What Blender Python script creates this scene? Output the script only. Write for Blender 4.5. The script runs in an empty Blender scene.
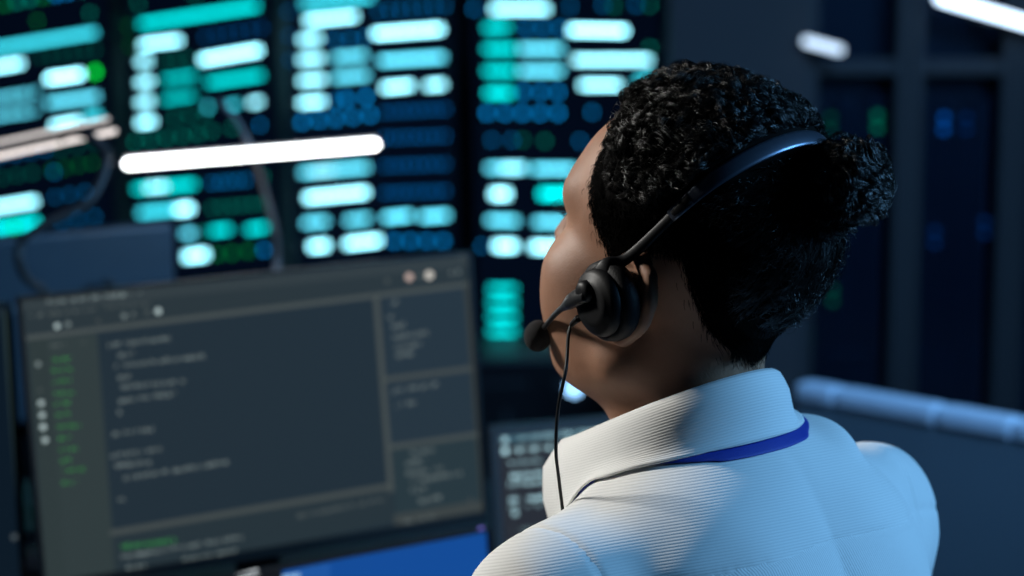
import bpy, bmesh, math, random
import numpy as np
from mathutils import Matrix, Vector

random.seed(7)

RNG = np.random.default_rng(11)
SC = bpy.context.scene
COL = SC.collection

# ------------------------------------------------------------------ camera
FPX = 1024 * 70 / 36.0
PITCH = math.radians(8.0)
CAM_Z = 1.444
cam_d = bpy.data.cameras.new('camera')
cam = bpy.data.objects.new('camera', cam_d)
COL.objects.link(cam)
cam.location = (0, 0, CAM_Z)
cam.rotation_euler = (math.pi / 2 - PITCH, 0, 0)
cam_d.lens = 70
cam_d.sensor_width = 36
cam_d.clip_start = 0.02
cam_d.dof.use_dof = True
cam_d.dof.focus_distance = 1.40
cam_d.dof.aperture_fstop = 3.7
cam_d.dof.aperture_blades = 0
SC.camera = cam

# ------------------------------------------------------------------ colour management, world, lights
vs = SC.view_settings
vs.view_transform = 'Standard'
vs.look = 'None'
vs.gamma = 1.0
vs.use_curve_mapping = False
vs.exposure = 0.0
SC.cycles.use_denoising = True
SC.cycles.sample_clamp_indirect = 4.0
SC.cycles.max_bounces = 6

W = bpy.data.worlds.new('dim_room_air')
SC.world = W
W.use_nodes = True
W.node_tree.nodes['Background'].inputs[0].default_value = (0.05, 0.11, 0.22, 1)
W.node_tree.nodes['Background'].inputs[1].default_value = 0.055


def area_light(name, loc, target, size, energy, color, size_y=None, spread=180):
    d = bpy.data.lights.new(name, 'AREA')
    d.energy = energy
    d.color = color
    d.shape = 'RECTANGLE'
    d.size = size
    d.size_y = size_y or size
    d.spread = math.radians(spread)
    o = bpy.data.objects.new(name, d)
    COL.objects.link(o)
    o.location = loc
    o.rotation_euler = (Vector(target) - Vector(loc)).to_track_quat('-Z', 'Y').to_euler()
    return o


# unseen lamps put in without fixtures: white key from left, blue from right and above
area_light('white_key_light', (-1.46, 1.96, 2.10), (0.06, 1.40, 1.12), 0.24, 3.8, (1.0, 0.975, 0.92), 0.24, spread=55)
area_light('blue_side_light', (2.1, 1.15, 1.95), (0.25, 1.45, 1.05), 0.55, 50.0, (0.20, 0.54, 1.0), 0.55)
area_light('blue_room_light', (0.95, 1.45, 2.75), (0.95, 3.5, 0.9), 0.8, 17.0, (0.19, 0.48, 1.0), 0.5, spread=85)


# ------------------------------------------------------------------ materials
def lin(r, g, b):
    f = lambda c: (c / 255 / 12.92) if c / 255 <= 0.04045 else ((c / 255 + 0.055) / 1.055) ** 2.4
    return (f(r), f(g), f(b))


MATS = {}


def mat(name, color, rough=0.5, metal=0.0, noise=0.0, nscale=40.0, bump=0.0, bscale=200.0, spec=0.5, coat=0.0):
    """plain procedural surface: base colour broken up by noise, fine bump"""
    if name in MATS:
        return MATS[name]
    m = bpy.data.materials.new(name)
    m.use_nodes = True
    nt = m.node_tree
    b = nt.nodes['Principled BSDF']
    b.inputs['Base Color'].default_value = (*color, 1)
    b.inputs['Roughness'].default_value = rough
    b.inputs['Metallic'].default_value = metal
    b.inputs['Specular IOR Level'].default_value = spec
    b.inputs['Coat Weight'].default_value = coat
    tc = nt.nodes.new('ShaderNodeTexCoord')
    if noise > 0:
        n = nt.nodes.new('ShaderNodeTexNoise')
        n.inputs['Scale'].default_value = nscale
        n.inputs['Detail'].default_value = 4
        nt.links.new(tc.outputs['Object'], n.inputs['Vector'])
        mx = nt.nodes.new('ShaderNodeMix')
        mx.data_type = 'RGBA'
        mx.inputs['A'].default_value = (*[c * (1 - noise) for c in color], 1)
        mx.inputs['B'].default_value = (*[min(1, c * (1 + noise)) for c in color], 1)
        nt.links.new(n.outputs['Fac'], mx.inputs['Factor'])
        nt.links.new(mx.outputs['Result'], b.inputs['Base Color'])
    if bump > 0:
        n2 = nt.nodes.new('ShaderNodeTexNoise')
        n2.inputs['Scale'].default_value = bscale
        n2.inputs['Detail'].default_value = 3
        nt.links.new(tc.outputs['Object'], n2.inputs['Vector'])
        bp = nt.nodes.new('ShaderNodeBump')
        bp.inputs['Strength'].default_value = bump
        bp.inputs['Distance'].default_value = 0.001
        nt.links.new(n2.outputs['Fac'], bp.inputs['Height'])
        nt.links.new(bp.outputs['Normal'], b.inputs['Normal'])
    MATS[name] = m
    return m


def emit_mat(name, color, strength):
    if name in MATS:
        return MATS[name]
    m = bpy.data.materials.new(name)
    m.use_nodes = True
    b = m.node_tree.nodes['Principled BSDF']
    b.inputs['Base Color'].default_value = (0.02, 0.02, 0.02, 1)
    b.inputs['Roughness'].default_value = 0.4
    b.inputs['Emission Color'].default_value = (*color, 1)
    b.inputs['Emission Strength'].default_value = strength
    MATS[name] = m
    return m


def screen_mat():
    """lit display pixels: each drawn element carries its own colour"""
    if 'display_pixels' in MATS:
        return MATS['display_pixels']
    m = bpy.data.materials.new('display_pixels')
    m.use_nodes = True
    nt = m.node_tree
    b = nt.nodes['Principled BSDF']
    b.inputs['Base Color'].default_value = (0.004, 0.004, 0.005, 1)
    b.inputs['Roughness'].default_value = 0.45
    b.inputs['Specular IOR Level'].default_value = 0.06
    a = nt.nodes.new('ShaderNodeAttribute')
    a.attribute_name = 'glow'
    nt.links.new(a.outputs['Color'], b.inputs['Emission Color'])
    b.inputs['Emission Strength'].default_value = 1.0
    MATS['display_pixels'] = m
    return m


M_BLACK = mat('black_plastic', (0.012, 0.013, 0.015), 0.42, noise=0.15, bump=0.05)
M_GREY = mat('grey_plastic', (0.09, 0.095, 0.10), 0.5, noise=0.1)
M_NAVYPL = mat('blue_grey_plastic', (0.045, 0.072, 0.095), 0.45, noise=0.1)
M_METAL = mat('brushed_metal', (0.35, 0.34, 0.33), 0.35, metal=0.9, noise=0.1)


# ------------------------------------------------------------------ object helpers
def mesh_obj(name, verts, faces, material, parent=None, smooth=True):
    me = bpy.data.meshes.new(name)
    if isinstance(verts, np.ndarray):
        verts = verts.tolist()
    if isinstance(faces, np.ndarray):
        faces = faces.tolist()
    me.from_pydata(verts, [], faces)
    me.update()
    if smooth:
        me.polygons.foreach_set('use_smooth', [True] * len(me.polygons))
    if material:
        me.materials.append(material)
    o = bpy.data.objects.new(name, me)
    COL.objects.link(o)
    if parent:
        attach(o, parent)
    return o


def attach(o, parent):
    """child keeps its own (world or local) coordinates; parent inverse only for world-space parts"""
    o.parent = parent
    if parent.get('_world'):
        o.matrix_parent_inverse = Matrix.Translation(-Vector(parent.get('_loc')))


def thing(name, label, cat, loc=(0, 0, 0), group=None):
    """Empty at the base of a thing whose parts are modelled in world coordinates"""
    o = bpy.data.objects.new(name, None)
    o.empty_display_size = 0.05
    COL.objects.link(o)
    o.location = loc
    o['_world'] = 1
    o['_loc'] = [float(v) for v in loc]
    o['label'] = label
    o['category'] = cat
    if group:
        o['group'] = group
    return o


def struct(o):
    o['kind'] = 'structure'
    return o


def sub(o, parent):
    """sub-part: both meshes sit in the same coordinates"""
    o.parent = parent
    return o


def bm_obj(name, bm, material, parent=None, smooth=False):
    me = bpy.data.meshes.new(name)
    bm.to_mesh(me)
    bm.free()
    if smooth:
        me.polygons.foreach_set('use_smooth', [True] * len(me.polygons))
    me.materials.append(material)
    o = bpy.data.objects.new(name, me)
    COL.objects.link(o)
    if parent:
        attach(o, parent)
    return o


def box_bm(mtx, sx, sy, sz, bevel=0.0, seg=2):
    bm = bmesh.new()
    bmesh.ops.create_cube(bm, size=1.0)
    bmesh.ops.scale(bm, vec=(sx, sy, sz), verts=bm.verts)
    if bevel > 0:
        bmesh.ops.bevel(bm, geom=bm.edges[:], offset=bevel, segments=seg, affect='EDGES', profile=0.5)
    bmesh.ops.transform(bm, matrix=mtx, verts=bm.verts)
    return bm


def box(name, mtx, size, material, parent=None, bevel=0.0):
    return bm_obj(name, box_bm(mtx, *size, bevel=bevel), material, parent)


def T(x, y, z):
    return Matrix.Translation((x, y, z))


def catmull(pts, n):
    pts = np.asarray(pts, float)
    P_ = np.vstack([2 * pts[0] - pts[1], pts, 2 * pts[-1] - pts[-2]])
    out = []
    for i in range(1, len(P_) - 2):
        for k in range(n):
            t = k / n
            a, b, c, d = P_[i - 1], P_[i], P_[i + 1], P_[i + 2]
            out.append(0.5 * (2 * b + (c - a) * t + (2 * a - 5 * b + 4 * c - d) * t * t + (3 * b - a - 3 * c + d) * t ** 3))
    out.append(pts[-1])
    return np.array(out)


def tube(name, pts, rad, material, parent=None, sides=10):
    pts = np.asarray(pts, float)
    n = len(pts)
    rad = np.broadcast_to(np.asarray(rad, float), (n,))
    tan = np.gradient(pts, axis=0)
    tan /= np.linalg.norm(tan, axis=1)[:, None]
    u = np.cross(tan[0], [0.3, 0.2, 0.93])
    u /= np.linalg.norm(u)
    V = []
    for i in range(n):
        u = u - tan[i] * np.dot(u, tan[i])
        u /= np.linalg.norm(u)
        w = np.cross(tan[i], u)
        for k in range(sides):
            a = 2 * math.pi * k / sides
            V.append(pts[i] + rad[i] * (math.cos(a) * u + math.sin(a) * w))
    F = []
    for i in range(n - 1):
        for k in range(sides):
            F.append((i * sides + k, i * sides + (k + 1) % sides, (i + 1) * sides + (k + 1) % sides, (i + 1) * sides + k))
    F.append(tuple(range(sides))[::-1])
    F.append(tuple((n - 1) * sides + k for k in range(sides)))
    return mesh_obj(name, [tuple(v) for v in V], F, material, parent)


def ribbon(name, pts, nrm, width, thick, material, parent=None):
    """strap with a rounded flat section; nrm points outward"""
    pts = np.asarray(pts, float)
    nrm = np.asarray(nrm, float)
    n = len(pts)
    width = np.broadcast_to(np.asarray(width, float), (n,))
    thick = np.broadcast_to(np.asarray(thick, float), (n,))
    tan = np.gradient(pts, axis=0)
    tan /= np.linalg.norm(tan, axis=1)[:, None]
    prof = [(-1, 0), (-0.9, 0.6), (-0.6, 0.95), (0, 1), (0.6, 0.95), (0.9, 0.6), (1, 0), (0.9, -0.6), (0, -0.8), (-0.9, -0.6)]
    k = len(prof)
    V, F = [], []
    for i in range(n):
        nn = nrm[i] - tan[i] * np.dot(nrm[i], tan[i])
        nn /= np.linalg.norm(nn)
        s = np.cross(tan[i], nn)
        for a, b in prof:
            V.append(tuple(pts[i] + s * a * width[i] / 2 + nn * b * thick[i] / 2))
    for i in range(n - 1):
        for j in range(k):
            F.append((i * k + j, i * k + (j + 1) % k, (i + 1) * k + (j + 1) % k, (i + 1) * k + j))
    F.append(tuple(range(k))[::-1])
    F.append(tuple((n - 1) * k + j for j in range(k)))
    return mesh_obj(name, V, F, material, parent)


# ------------------------------------------------------------------ camera geometry used to lay the room out
CR = np.array(Matrix.Rotation(math.pi / 2 - PITCH, 3, 'X'))
C0 = np.array([0, 0, CAM_Z])


def ray(px, py):
    return CR @ np.array([(px - 512) / FPX, -(py - 288) / FPX, -1.0])


def at(px, py, d):
    return C0 + ray(px, py) * d


def project(p):
    q = CR.T @ (np.asarray(p) - C0)
    return np.array([512 + FPX * q[0] / -q[2], 288 - FPX * q[1] / -q[2]])


def rot_xyz(a, b, c):
    return np.array(Matrix.Rotation(c, 3, 'Z') @ Matrix.Rotation(a, 3, 'X') @ Matrix.Rotation(b, 3, 'Y'))


def fit_panel(corners, depth):
    """pose (yaw, tilt, roll, size) of a flat rectangular display whose corners are seen at TL, TR, BR, BL"""
    c = np.array(corners, float)
    cen = at(*c.mean(0), depth)
    w0 = np.linalg.norm(c[1] - c[0]) * depth / FPX
    h0 = np.linalg.norm(c[3] - c[0]) * depth / FPX
    base = np.array([[1, 0, 0], [0, 0, -1], [0, 1, 0]], float)
    x = np.array([0, 0, 0, cen[0], cen[2], w0, h0])

    def res(x):
        R = rot_xyz(x[0], x[1], x[2]) @ base
        o = np.array([x[3], cen[1], x[4]])
        out = []
        for (sx, sy), t in zip(((-1, 1), (1, 1), (1, -1), (-1, -1)), c):
            out += list(project(o + R @ np.array([sx * x[5] / 2, sy * x[6] / 2, 0])) - t)
        return np.array(out + [40 * x[0], 8 * x[1], 4 * x[2]])

    for _ in range(60):
        r = res(x)
        J = np.zeros((len(r), 7))
        for i in range(7):
            e = np.zeros(7)
            e[i] = 1e-5
            J[:, i] = (res(x + e) - r) / 1e-5
        dx = np.linalg.solve(J.T @ J + 1e-3 * np.eye(7), -J.T @ r)
        dx[:3] = np.clip(dx[:3], -0.2, 0.2)
        x = x + dx
    R = rot_xyz(x[0], x[1], x[2]) @ base
    m = Matrix(R.tolist()).to_4x4()
    m.translation = (x[3], cen[1], x[4])
    return m, x[5], x[6]


class Canvas:
    """flat drawing on a display: quads with a colour each, in the display's own plane"""

    def __init__(self, m, off):
        self.R = np.array(m.to_3x3())
        self.o = np.array(m.translation) + self.R[:, 2] * off
        self.V, self.F, self.C = [], [], []
        self.lift = 0

    def uv(self, px, py):
        d = ray(px, py)
        n = self.R[:, 2]
        t = np.dot(self.o - C0, n) / np.dot(d, n)
        q = self.R.T @ (C0 + d * t - self.o)
        return q[:2]

    def poly(self, pts, col):
        b = len(self.V)
        for u, v in pts:
            self.V.append(tuple(self.o + self.R @ np.array([u, v, self.lift])))
        self.F.append(tuple(range(b, b + len(pts))))
        self.C.append(col)

    def quad(self, pix, col):
        self.poly([self.uv(*p) for p in pix], col)

    def bar(self, x0, y0, x1, y1, th, col):
        a, b = self.uv(x0, y0), self.uv(x1, y1)
        s = np.linalg.norm(self.uv(x0, y0 + 1) - a)
        d = (b - a) / (np.linalg.norm(b - a) + 1e-9)
        n = np.array([-d[1], d[0]]) * th * s / 2
        self.poly([a - n, b - n, b + n, a + n], col)

    def dot(self, x, y, r, col, k=10):
        a = self.uv(x, y)
        s = np.linalg.norm(self.uv(x, y + 1) - a)
        self.poly([a + r * s * np.array([math.cos(2 * math.pi * i / k), math.sin(2 * math.pi * i / k)]) for i in range(k)], col)

    def dots(self, x0, y0, x1, y1, n, r, col):
        for i in range(n):
            t = i / max(1, n - 1)
            self.dot(x0 + (x1 - x0) * t, y0 + (y1 - y0) * t, r, col)

    def text(self, x0, y0, x1, y1, th, col, dens=0.72):
        """a line of small unreadable characters, broken into words"""
        L = math.hypot(x1 - x0, y1 - y0)
        p = 0.0
        while p < L:
            wl = random.uniform(5, 16)
            q = p
            while q < min(L, p + wl):
                cw = random.uniform(0.9, 2.0)
                if random.random() < dens:
                    t0, t1 = q / L, min(1.0, (q + cw) / L)
                    j = random.uniform(-0.8, 0.8)
                    k = random.uniform(0.7, 1.25)
                    self.bar(x0 + (x1 - x0) * t0, y0 + (y1 - y0) * t0 + j, x0 + (x1 - x0) * t1, y0 + (y1 - y0) * t1 + j,
                             th * random.uniform(0.55, 1.0), tuple(c * k for c in col))
                q += cw + 0.6
            p += wl + random.uniform(1.5, 3.5)

    def build(self, name, parent):
        o = mesh_obj(name, self.V, self.F, screen_mat(), parent, smooth=False)
        a = o.data.attributes.new('glow', 'FLOAT_COLOR', 'FACE')
        a.data.foreach_set('color', [v for c in self.C for v in (*c, 1.0)])
        return o


# ------------------------------------------------------------------ structure of the room
M_WALL = mat('dark_navy_paint', (0.020, 0.026, 0.040), 0.8, noise=0.2, nscale=3, bump=0.1, bscale=60)
M_FLOOR = mat('dark_carpet', (0.02, 0.022, 0.028), 0.95, noise=0.3, nscale=300, bump=0.3, bscale=500)
M_CEIL = mat('dark_ceiling', (0.03, 0.03, 0.035), 0.9, noise=0.1)
struct(box('floor', T(0, 3.2, -0.05), (8, 9.0, 0.1), M_FLOOR))
struct(box('ceiling', T(0, 3.2, 3.05), (8, 9.0, 0.1), M_CEIL))
struct(box('wall_back', T(0, 7.75, 1.5), (8, 0.1, 3.0), M_WALL))
struct(box('wall_left', T(-4.05, 3.2, 1.5), (0.1, 9.0, 3.0), M_WALL))
struct(box('wall_right', T(4.05, 3.2, 1.5), (0.1, 9.0, 3.0), M_WALL))
struct(box('wall_front', T(0, -1.35, 1.5), (8, 0.1, 3.0), M_WALL))


# ------------------------------------------------------------------ video wall: four tall display columns
def E(r, g, b, s=1.0):
    c = lin(r, g, b)
    return tuple(v * s for v in c)


WHT = lambda s=1.0: E(145, 230, 246, 7.6 * s)
CYN = lambda s=1.0: E(60, 215, 235, 3.4 * s)
TEA = lambda s=1.0: E(0, 205, 205, 3.6 * s)
MED = lambda s=1.0: E(92, 210, 235, 3.6 * s)
BLU = lambda s=1.0: E(0, 105, 165, 5.0 * s)
DBL = lambda s=1.0: E(0, 72, 125, 4.4 * s)
GRN = lambda s=1.0: E(0, 105, 90, 4.8 * s)
DGR = lambda s=1.0: E(0, 98, 45, 4.4 * s)
BTH = 4.6
DR = 2.2


def wall_column(corners, depth, label, draw):
    m, w, h = fit_panel(corners, depth)
    base = m.translation
    t = thing('video_wall_column', label, 'display', (base.x, base.y, 0.0), 'tall columns of the video wall')
    box('display_housing', m @ T(0, 0, -0.035), (w, h, 0.06), M_BLACK, t, bevel=0.008)
    back = m @ T(0, 0, -0.13)
    zc = (base.z - h * 0.2)
    box('support_post', T(back.translation.x, back.translation.y, zc / 2), (0.08, 0.05, zc), M_GREY, t)
    box('foot_plate', T(back.translation.x, back.translation.y, 0.01), (0.4, 0.3, 0.02), M_GREY, t)
    box('bracket', m @ T(0, -h * 0.2, -0.09), (0.2, 0.2, 0.08), M_GREY, t)
    c = Canvas(m, 0.0)
    ww, hh = w / 2 - 0.012, h / 2 - 0.012
    c.lift = -0.003
    c.poly([(-ww, -hh), (ww, -hh), (ww, hh), (-ww, hh)], E(2, 8, 22))
    c.lift = 0.0
    draw(c)
    o = c.build('lit_screen', t)
    o['label'] = 'lit rows of cyan and blue characters'
    return t


def draw1(c):
    for i, cl in enumerate((DGR, GRN, GRN, DGR, BLU, BLU, GRN)):
        c.dot(4 + i * 13, 4 - i * 2.4, DR + 0.6, cl(1.2))
    c.dot(37, 21, DR, DGR())
    c.dot(90, 13, DR, GRN())
    c.bar(-45, 55, 96, 32, BTH, CYN(0.85))
    c.bar(-45, 74, 22, 63, BTH, WHT(0.9))
    c.dots(40, 57, 95, 50, 6, DR, GRN(0.4))
    c.bar(47, 79, 82, 74, BTH + 1, WHT(1.1))
    c.dot(95, 72, DR + 1.8, E(0, 240, 70, 3.2))
    for y in (98, 116):
        c.dots(0, y, 35, y - 6, 4, DR + 0.6, MED(0.75))
        c.bar(-40, y + 5, 30, y - 4, BTH - 2, MED(0.8))
    c.bar(48, 103, 98, 96, BTH, MED(0.95))
    c.bar(52, 126, 80, 121, BTH, WHT(0.85))
    c.bar(86, 117, 100, 115, BTH, CYN())
    c.dots(0, 157, 45, 150, 4, DR, BLU(0.6))
    c.dots(60, 150, 95, 143, 3, DR, GRN(0.5))
    c.dots(2, 178, 32, 173, 3, DR, GRN(0.6))
    c.dots(52, 170, 92, 163, 4, DR, DGR(0.8))
    c.dot(54, 172, DR, BLU(0.7))
    c.dots(55, 197, 85, 192, 3, DR, BLU(0.55))
    c.bar(-45, 214, 36, 201, BTH + 1, WHT(0.75))
    c.bar(-45, 235, 38, 222, BTH + 1, TEA(1.1))
    c.dot(14, 227, DR + 1, E(0, 240, 90, 2.4))
    c.dots(62, 222, 95, 217, 3, DR, BLU(0.6))
    c.dots(-20, 262, 95, 246, 8, DR, DBL(0.7))


def draw2(c):
    c.dot(138, 4, DR, GRN(0.9)); c.dot(195, -3, DR, GRN(0.9))
    c.dots(128, 26, 130, 46, 2, DR, DGR(0.6))
    c.bar(140, 24, 258, 6, BTH, TEA(1.0))
    c.bar(141, 45, 180, 40, BTH, WHT(0.9))
    c.dots(205, 37, 262, 28, 6, DR, DBL(0.8))
    c.bar(138, 62, 150, 61, BTH, WHT(0.7))
    c.dots(165, 62, 188, 58, 3, DR, GRN(0.7))
    c.bar(201, 60, 260, 50, BTH + 1, WHT(0.95))
    c.bar(138, 83, 152, 81, BTH, WHT(0.75))
    c.bar(163, 80, 196, 75, BTH - 1, TEA(0.75))
    c.bar(208, 83, 262, 75, BTH, TEA(0.9))
    c.bar(138, 103, 152, 101, BTH, WHT(0.75))
    c.bar(163, 100, 194, 95, BTH - 1, TEA(0.75))
    c.dot(208, 107, DR + 1, CYN(0.7)); c.bar(228, 106, 238, 104, BTH, CYN(0.7)); c.bar(250, 103, 261, 101, BTH, WHT(0.6))
    c.bar(138, 123, 154, 121, BTH, WHT(0.95))
    c.dots(174, 118, 205, 113, 3, DR, GRN(0.95))
    c.dots(135, 142, 198, 134, 5, DR, GRN(1.3))
    c.dots(212, 131, 232, 128, 2, DR, GRN(1.0)); c.dot(260, 125, DR, BLU(0.9))
    c.bar(135, 189, 195, 184, BTH, TEA(1.0)); c.bar(147, 188, 166, 186, BTH, WHT(0.8))
    c.dots(212, 183, 246, 180, 5, DR, BLU(0.7)); c.dot(263, 177, DR, GRN(0.8))
    c.bar(139, 213, 178, 209, BTH, CYN(1.0)); c.bar(176, 210, 192, 208, BTH + 2, WHT(0.9))
    c.dots(212, 208, 262, 204, 6, DR, GRN(0.8))
    c.bar(183, 234, 194, 233, BTH, MED(1.0)); c.dot(204, 232, DR, GRN())
    c.bar(211, 231, 230, 229, BTH, TEA(1.0)); c.bar(247, 230, 266, 227, BTH, TEA(1.0))
    c.bar(185, 257, 207, 254, BTH + 2, WHT(0.9))
    for x, y, cl in ((218, 254, DGR), (232, 253, DGR), (248, 251, DGR), (264, 250, BLU)):
        c.dot(x, y, DR + 0.3, cl(1.2))


def draw3(c):
    c.dots(288, 12, 290, 60, 3, DR, BLU(0.35))
    c.bar(302, 4, 372, -3, BTH, CYN(0.9))
    c.bar(306, 21, 356, 16, BTH, WHT(0.9)); c.dots(378, 11, 445, 6, 7, DR, BLU(0.55))
    c.bar(300, 40, 320, 38, BTH, WHT(0.75)); c.dots(335, 40, 365, 37, 3, DR, BLU(0.9))
    c.bar(374, 34, 442, 29, BTH + 1, WHT(0.95))
    c.bar(300, 60, 322, 58, BTH, WHT(0.75)); c.bar(334, 58, 366, 55, BTH, MED(1.0)); c.bar(380, 61, 444, 57, BTH, MED(1.25))
    c.bar(300, 81, 324, 79, BTH, WHT(0.75)); c.bar(334, 78, 368, 75, BTH, MED(1.0))
    c.bar(383, 88, 412, 85, BTH, WHT(0.95)); c.bar(426, 86, 444, 84, BTH, WHT(0.8))
    c.bar(300, 103, 324, 101, BTH, WHT(0.9)); c.dots(346, 99, 366, 97, 2, DR + 0.6, BLU(1.4)); c.dot(335, 101, DR, BLU())
    c.dots(302, 122, 370, 115, 5, DR + 0.4, BLU(1.35)); c.dots(385, 112, 445, 109, 8, DR, DBL(0.95))
    for y in (138, 166, 193):
        c.dots(385, y, 445, y - 2, 8, DR, DBL(0.95))
    c.bar(301, 173, 368, 167, BTH, MED(1.1)); c.bar(312, 172, 334, 170, BTH, WHT(0.6))
    c.bar(306, 198, 367, 192, BTH + 1, WHT(0.95))
    c.bar(304, 223, 327, 221, BTH, MED(1.1)); c.bar(346, 221, 369, 218, BTH, MED(1.0))
    c.bar(384, 218, 411, 215, BTH, MED(1.35)); c.bar(421, 217, 448, 215, BTH, MED(1.35))
    c.bar(310, 247, 328, 245, BTH + 1, WHT(0.95)); c.bar(346, 244, 380, 240, BTH + 1, WHT(0.95))
    c.dots(394, 241, 443, 241, 4, DR + 0.6, BLU(1.0))


def draw4(c):
    c.dot(474, 9, DR, BLU(0.8))
    c.bar(492, 9, 548, 9, BTH, WHT(0.9)); c.dot(570, 7, DR, BLU(0.6)); c.dot(603, 5, DR, BLU(0.6)); c.dot(614, 6, DR, GRN(0.8))
    c.dot(636, 5, DR, BLU(0.6)); c.dot(650, 5, DR, GRN(0.8))
    c.bar(485, 28, 509, 27, BTH, TEA(1.0)); c.dots(526, 28, 560, 28, 3, DR + 0.4, BLU(0.95))
    c.bar(570, 30, 626, 31, BTH + 1, WHT(1.05))
    for y in (49, 71):
        c.bar(485, y, 515, y, BTH, TEA(1.05)); c.bar(520, y, 562, y, BTH, MED(1.15))
    c.bar(574, 60, 650, 60, BTH, WHT(0.75)); c.dot(650, 48, DR, GRN(0.9))
    c.bar(581, 85, 620, 85, BTH, WHT(0.85)); c.bar(636, 81, 656, 78, BTH, CYN(0.9))
    c.bar(486, 93, 512, 93, BTH + 0.6, TEA(1.15)); c.dots(523, 92, 558, 92, 3, DR + 0.5, BLU(1.2))
    c.dots(487, 113, 558, 113, 5, DR + 0.5, BLU(1.3)); c.dot(592, 112, DR, BLU(0.9))
    c.dot(492, 140, DR, BLU(0.65)); c.dot(512, 140, DR, BLU(0.65)); c.dot(523, 140, DR, GRN(0.6)); c.dot(545, 141, DR, GRN(0.8)); c.dot(580, 141, DR, BLU(0.7))
    c.bar(487, 168, 526, 168, BTH, MED(1.1)); c.bar(502, 168, 522, 168, BTH + 1, WHT(0.7)); c.bar(533, 169, 575, 169, BTH, MED(1.2))
    c.bar(492, 194, 509, 194, BTH + 2, WHT(0.95)); c.bar(540, 194, 570, 194, BTH + 2, TEA(1.35))
    c.bar(488, 220, 517, 221, BTH, MED(1.2)); c.bar(535, 222, 570, 222, BTH, MED(1.2))
    c.dot(482, 246, DR, BLU(0.7))
    c.bar(495, 246, 516, 246, BTH + 2, WHT(0.95)); c.bar(532, 247, 570, 247, BTH + 2, WHT(0.9))
    for y in (289, 303, 317, 331, 346):
        c.bar(490, y, 515, y, BTH - 0.6, TEA(0.95))


WD = 6.0
wall_column([(-50, -20), (108, -52), (118, 300), (-40, 332)], WD - 0.5, 'video wall column at the far left edge, with a bright green spot', draw1)
wall_column([(122, -30), (272, -51), (284, 290), (134, 304)], WD - 0.2, 'video wall column behind the glowing lamp bar, teal and green rows', draw2)
wall_column([(284, -40), (455, -48), (462, 290), (292, 300)], WD, 'video wall column of pale blue rows above the large monitor', draw3)
wall_column([(470, -45), (664, -45), (668, 385), (474, 385)], WD + 0.1, 'video wall column directly beside the face, cyan block low down', draw4)

# ------------------------------------------------------------------ low console under the video wall with a round lamp
cp = at(574, 388, 5.6)
con = thing('console_cabinet', 'black low console with one round glowing lamp under the video wall', 'cabinet', (cp[0], cp[1] + 0.2, 0))
box('body', T(cp[0] - 0.1, cp[1] + 0.22, 0.235), (1.1, 0.4, 0.47), M_BLACK, con, bevel=0.01)
for dx in (-0.38, 0.18):
    o = box('cabinet_door', T(cp[0] + dx - 0.0, cp[1] + 0.012, 0.22), (0.5, 0.012, 0.36), M_BLACK, con, bevel=0.004)
    h_ = box('handle', T(cp[0] + dx + 0.19, cp[1] - 0.004, 0.26), (0.012, 0.02, 0.12), M_GREY, con, bevel=0.003)
bm = bmesh.new()
bmesh.ops.create_uvsphere(bm, u_segments=20, v_segments=12, radius=0.018)
bmesh.ops.scale(bm, vec=(1, 0.5, 1), verts=bm.verts)
bmesh.ops.transform(bm, matrix=T(cp[0], cp[1], cp[2]), verts=bm.verts)
o = bm_obj('indicator_lamp', bm, emit_mat('indicator_glow', lin(150, 205, 255), 5.0), con, True)
o['label'] = 'small round pale blue lamp'

# ------------------------------------------------------------------ desk
M_DESK = mat('dark_desk_laminate', (0.03, 0.032, 0.036), 0.45, noise=0.2, nscale=8)
dk = thing('office_desk', 'dark desk carrying the monitors', 'desk', (-0.1, 2.25, 0))
box('desk_top', T(-0.35, 2.30, 0.725), (1.6, 1.28, 0.03), M_DESK, dk, bevel=0.005)
for lx in (-1.1, 0.4):
    for ly in (1.72, 2.88):
        box('leg', T(lx, ly, 0.355), (0.05, 0.05, 0.71), M_GREY, dk)
DESK_Z = 0.74


def stand(m, w, h, t, y_back=0.05):
    p = m @ Vector((0, -h * 0.1, -y_back))
    zt = p.z
    box('stand_column', T(p.x, p.y + 0.02, (zt + DESK_Z) / 2), (0.05, 0.03, zt - DESK_Z), M_BLACK, t, bevel=0.004)
    box('stand_base', T(p.x, p.y, DESK_Z + 0.006), (0.2, 0.15, 0.012), M_BLACK, t, bevel=0.004)


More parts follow.
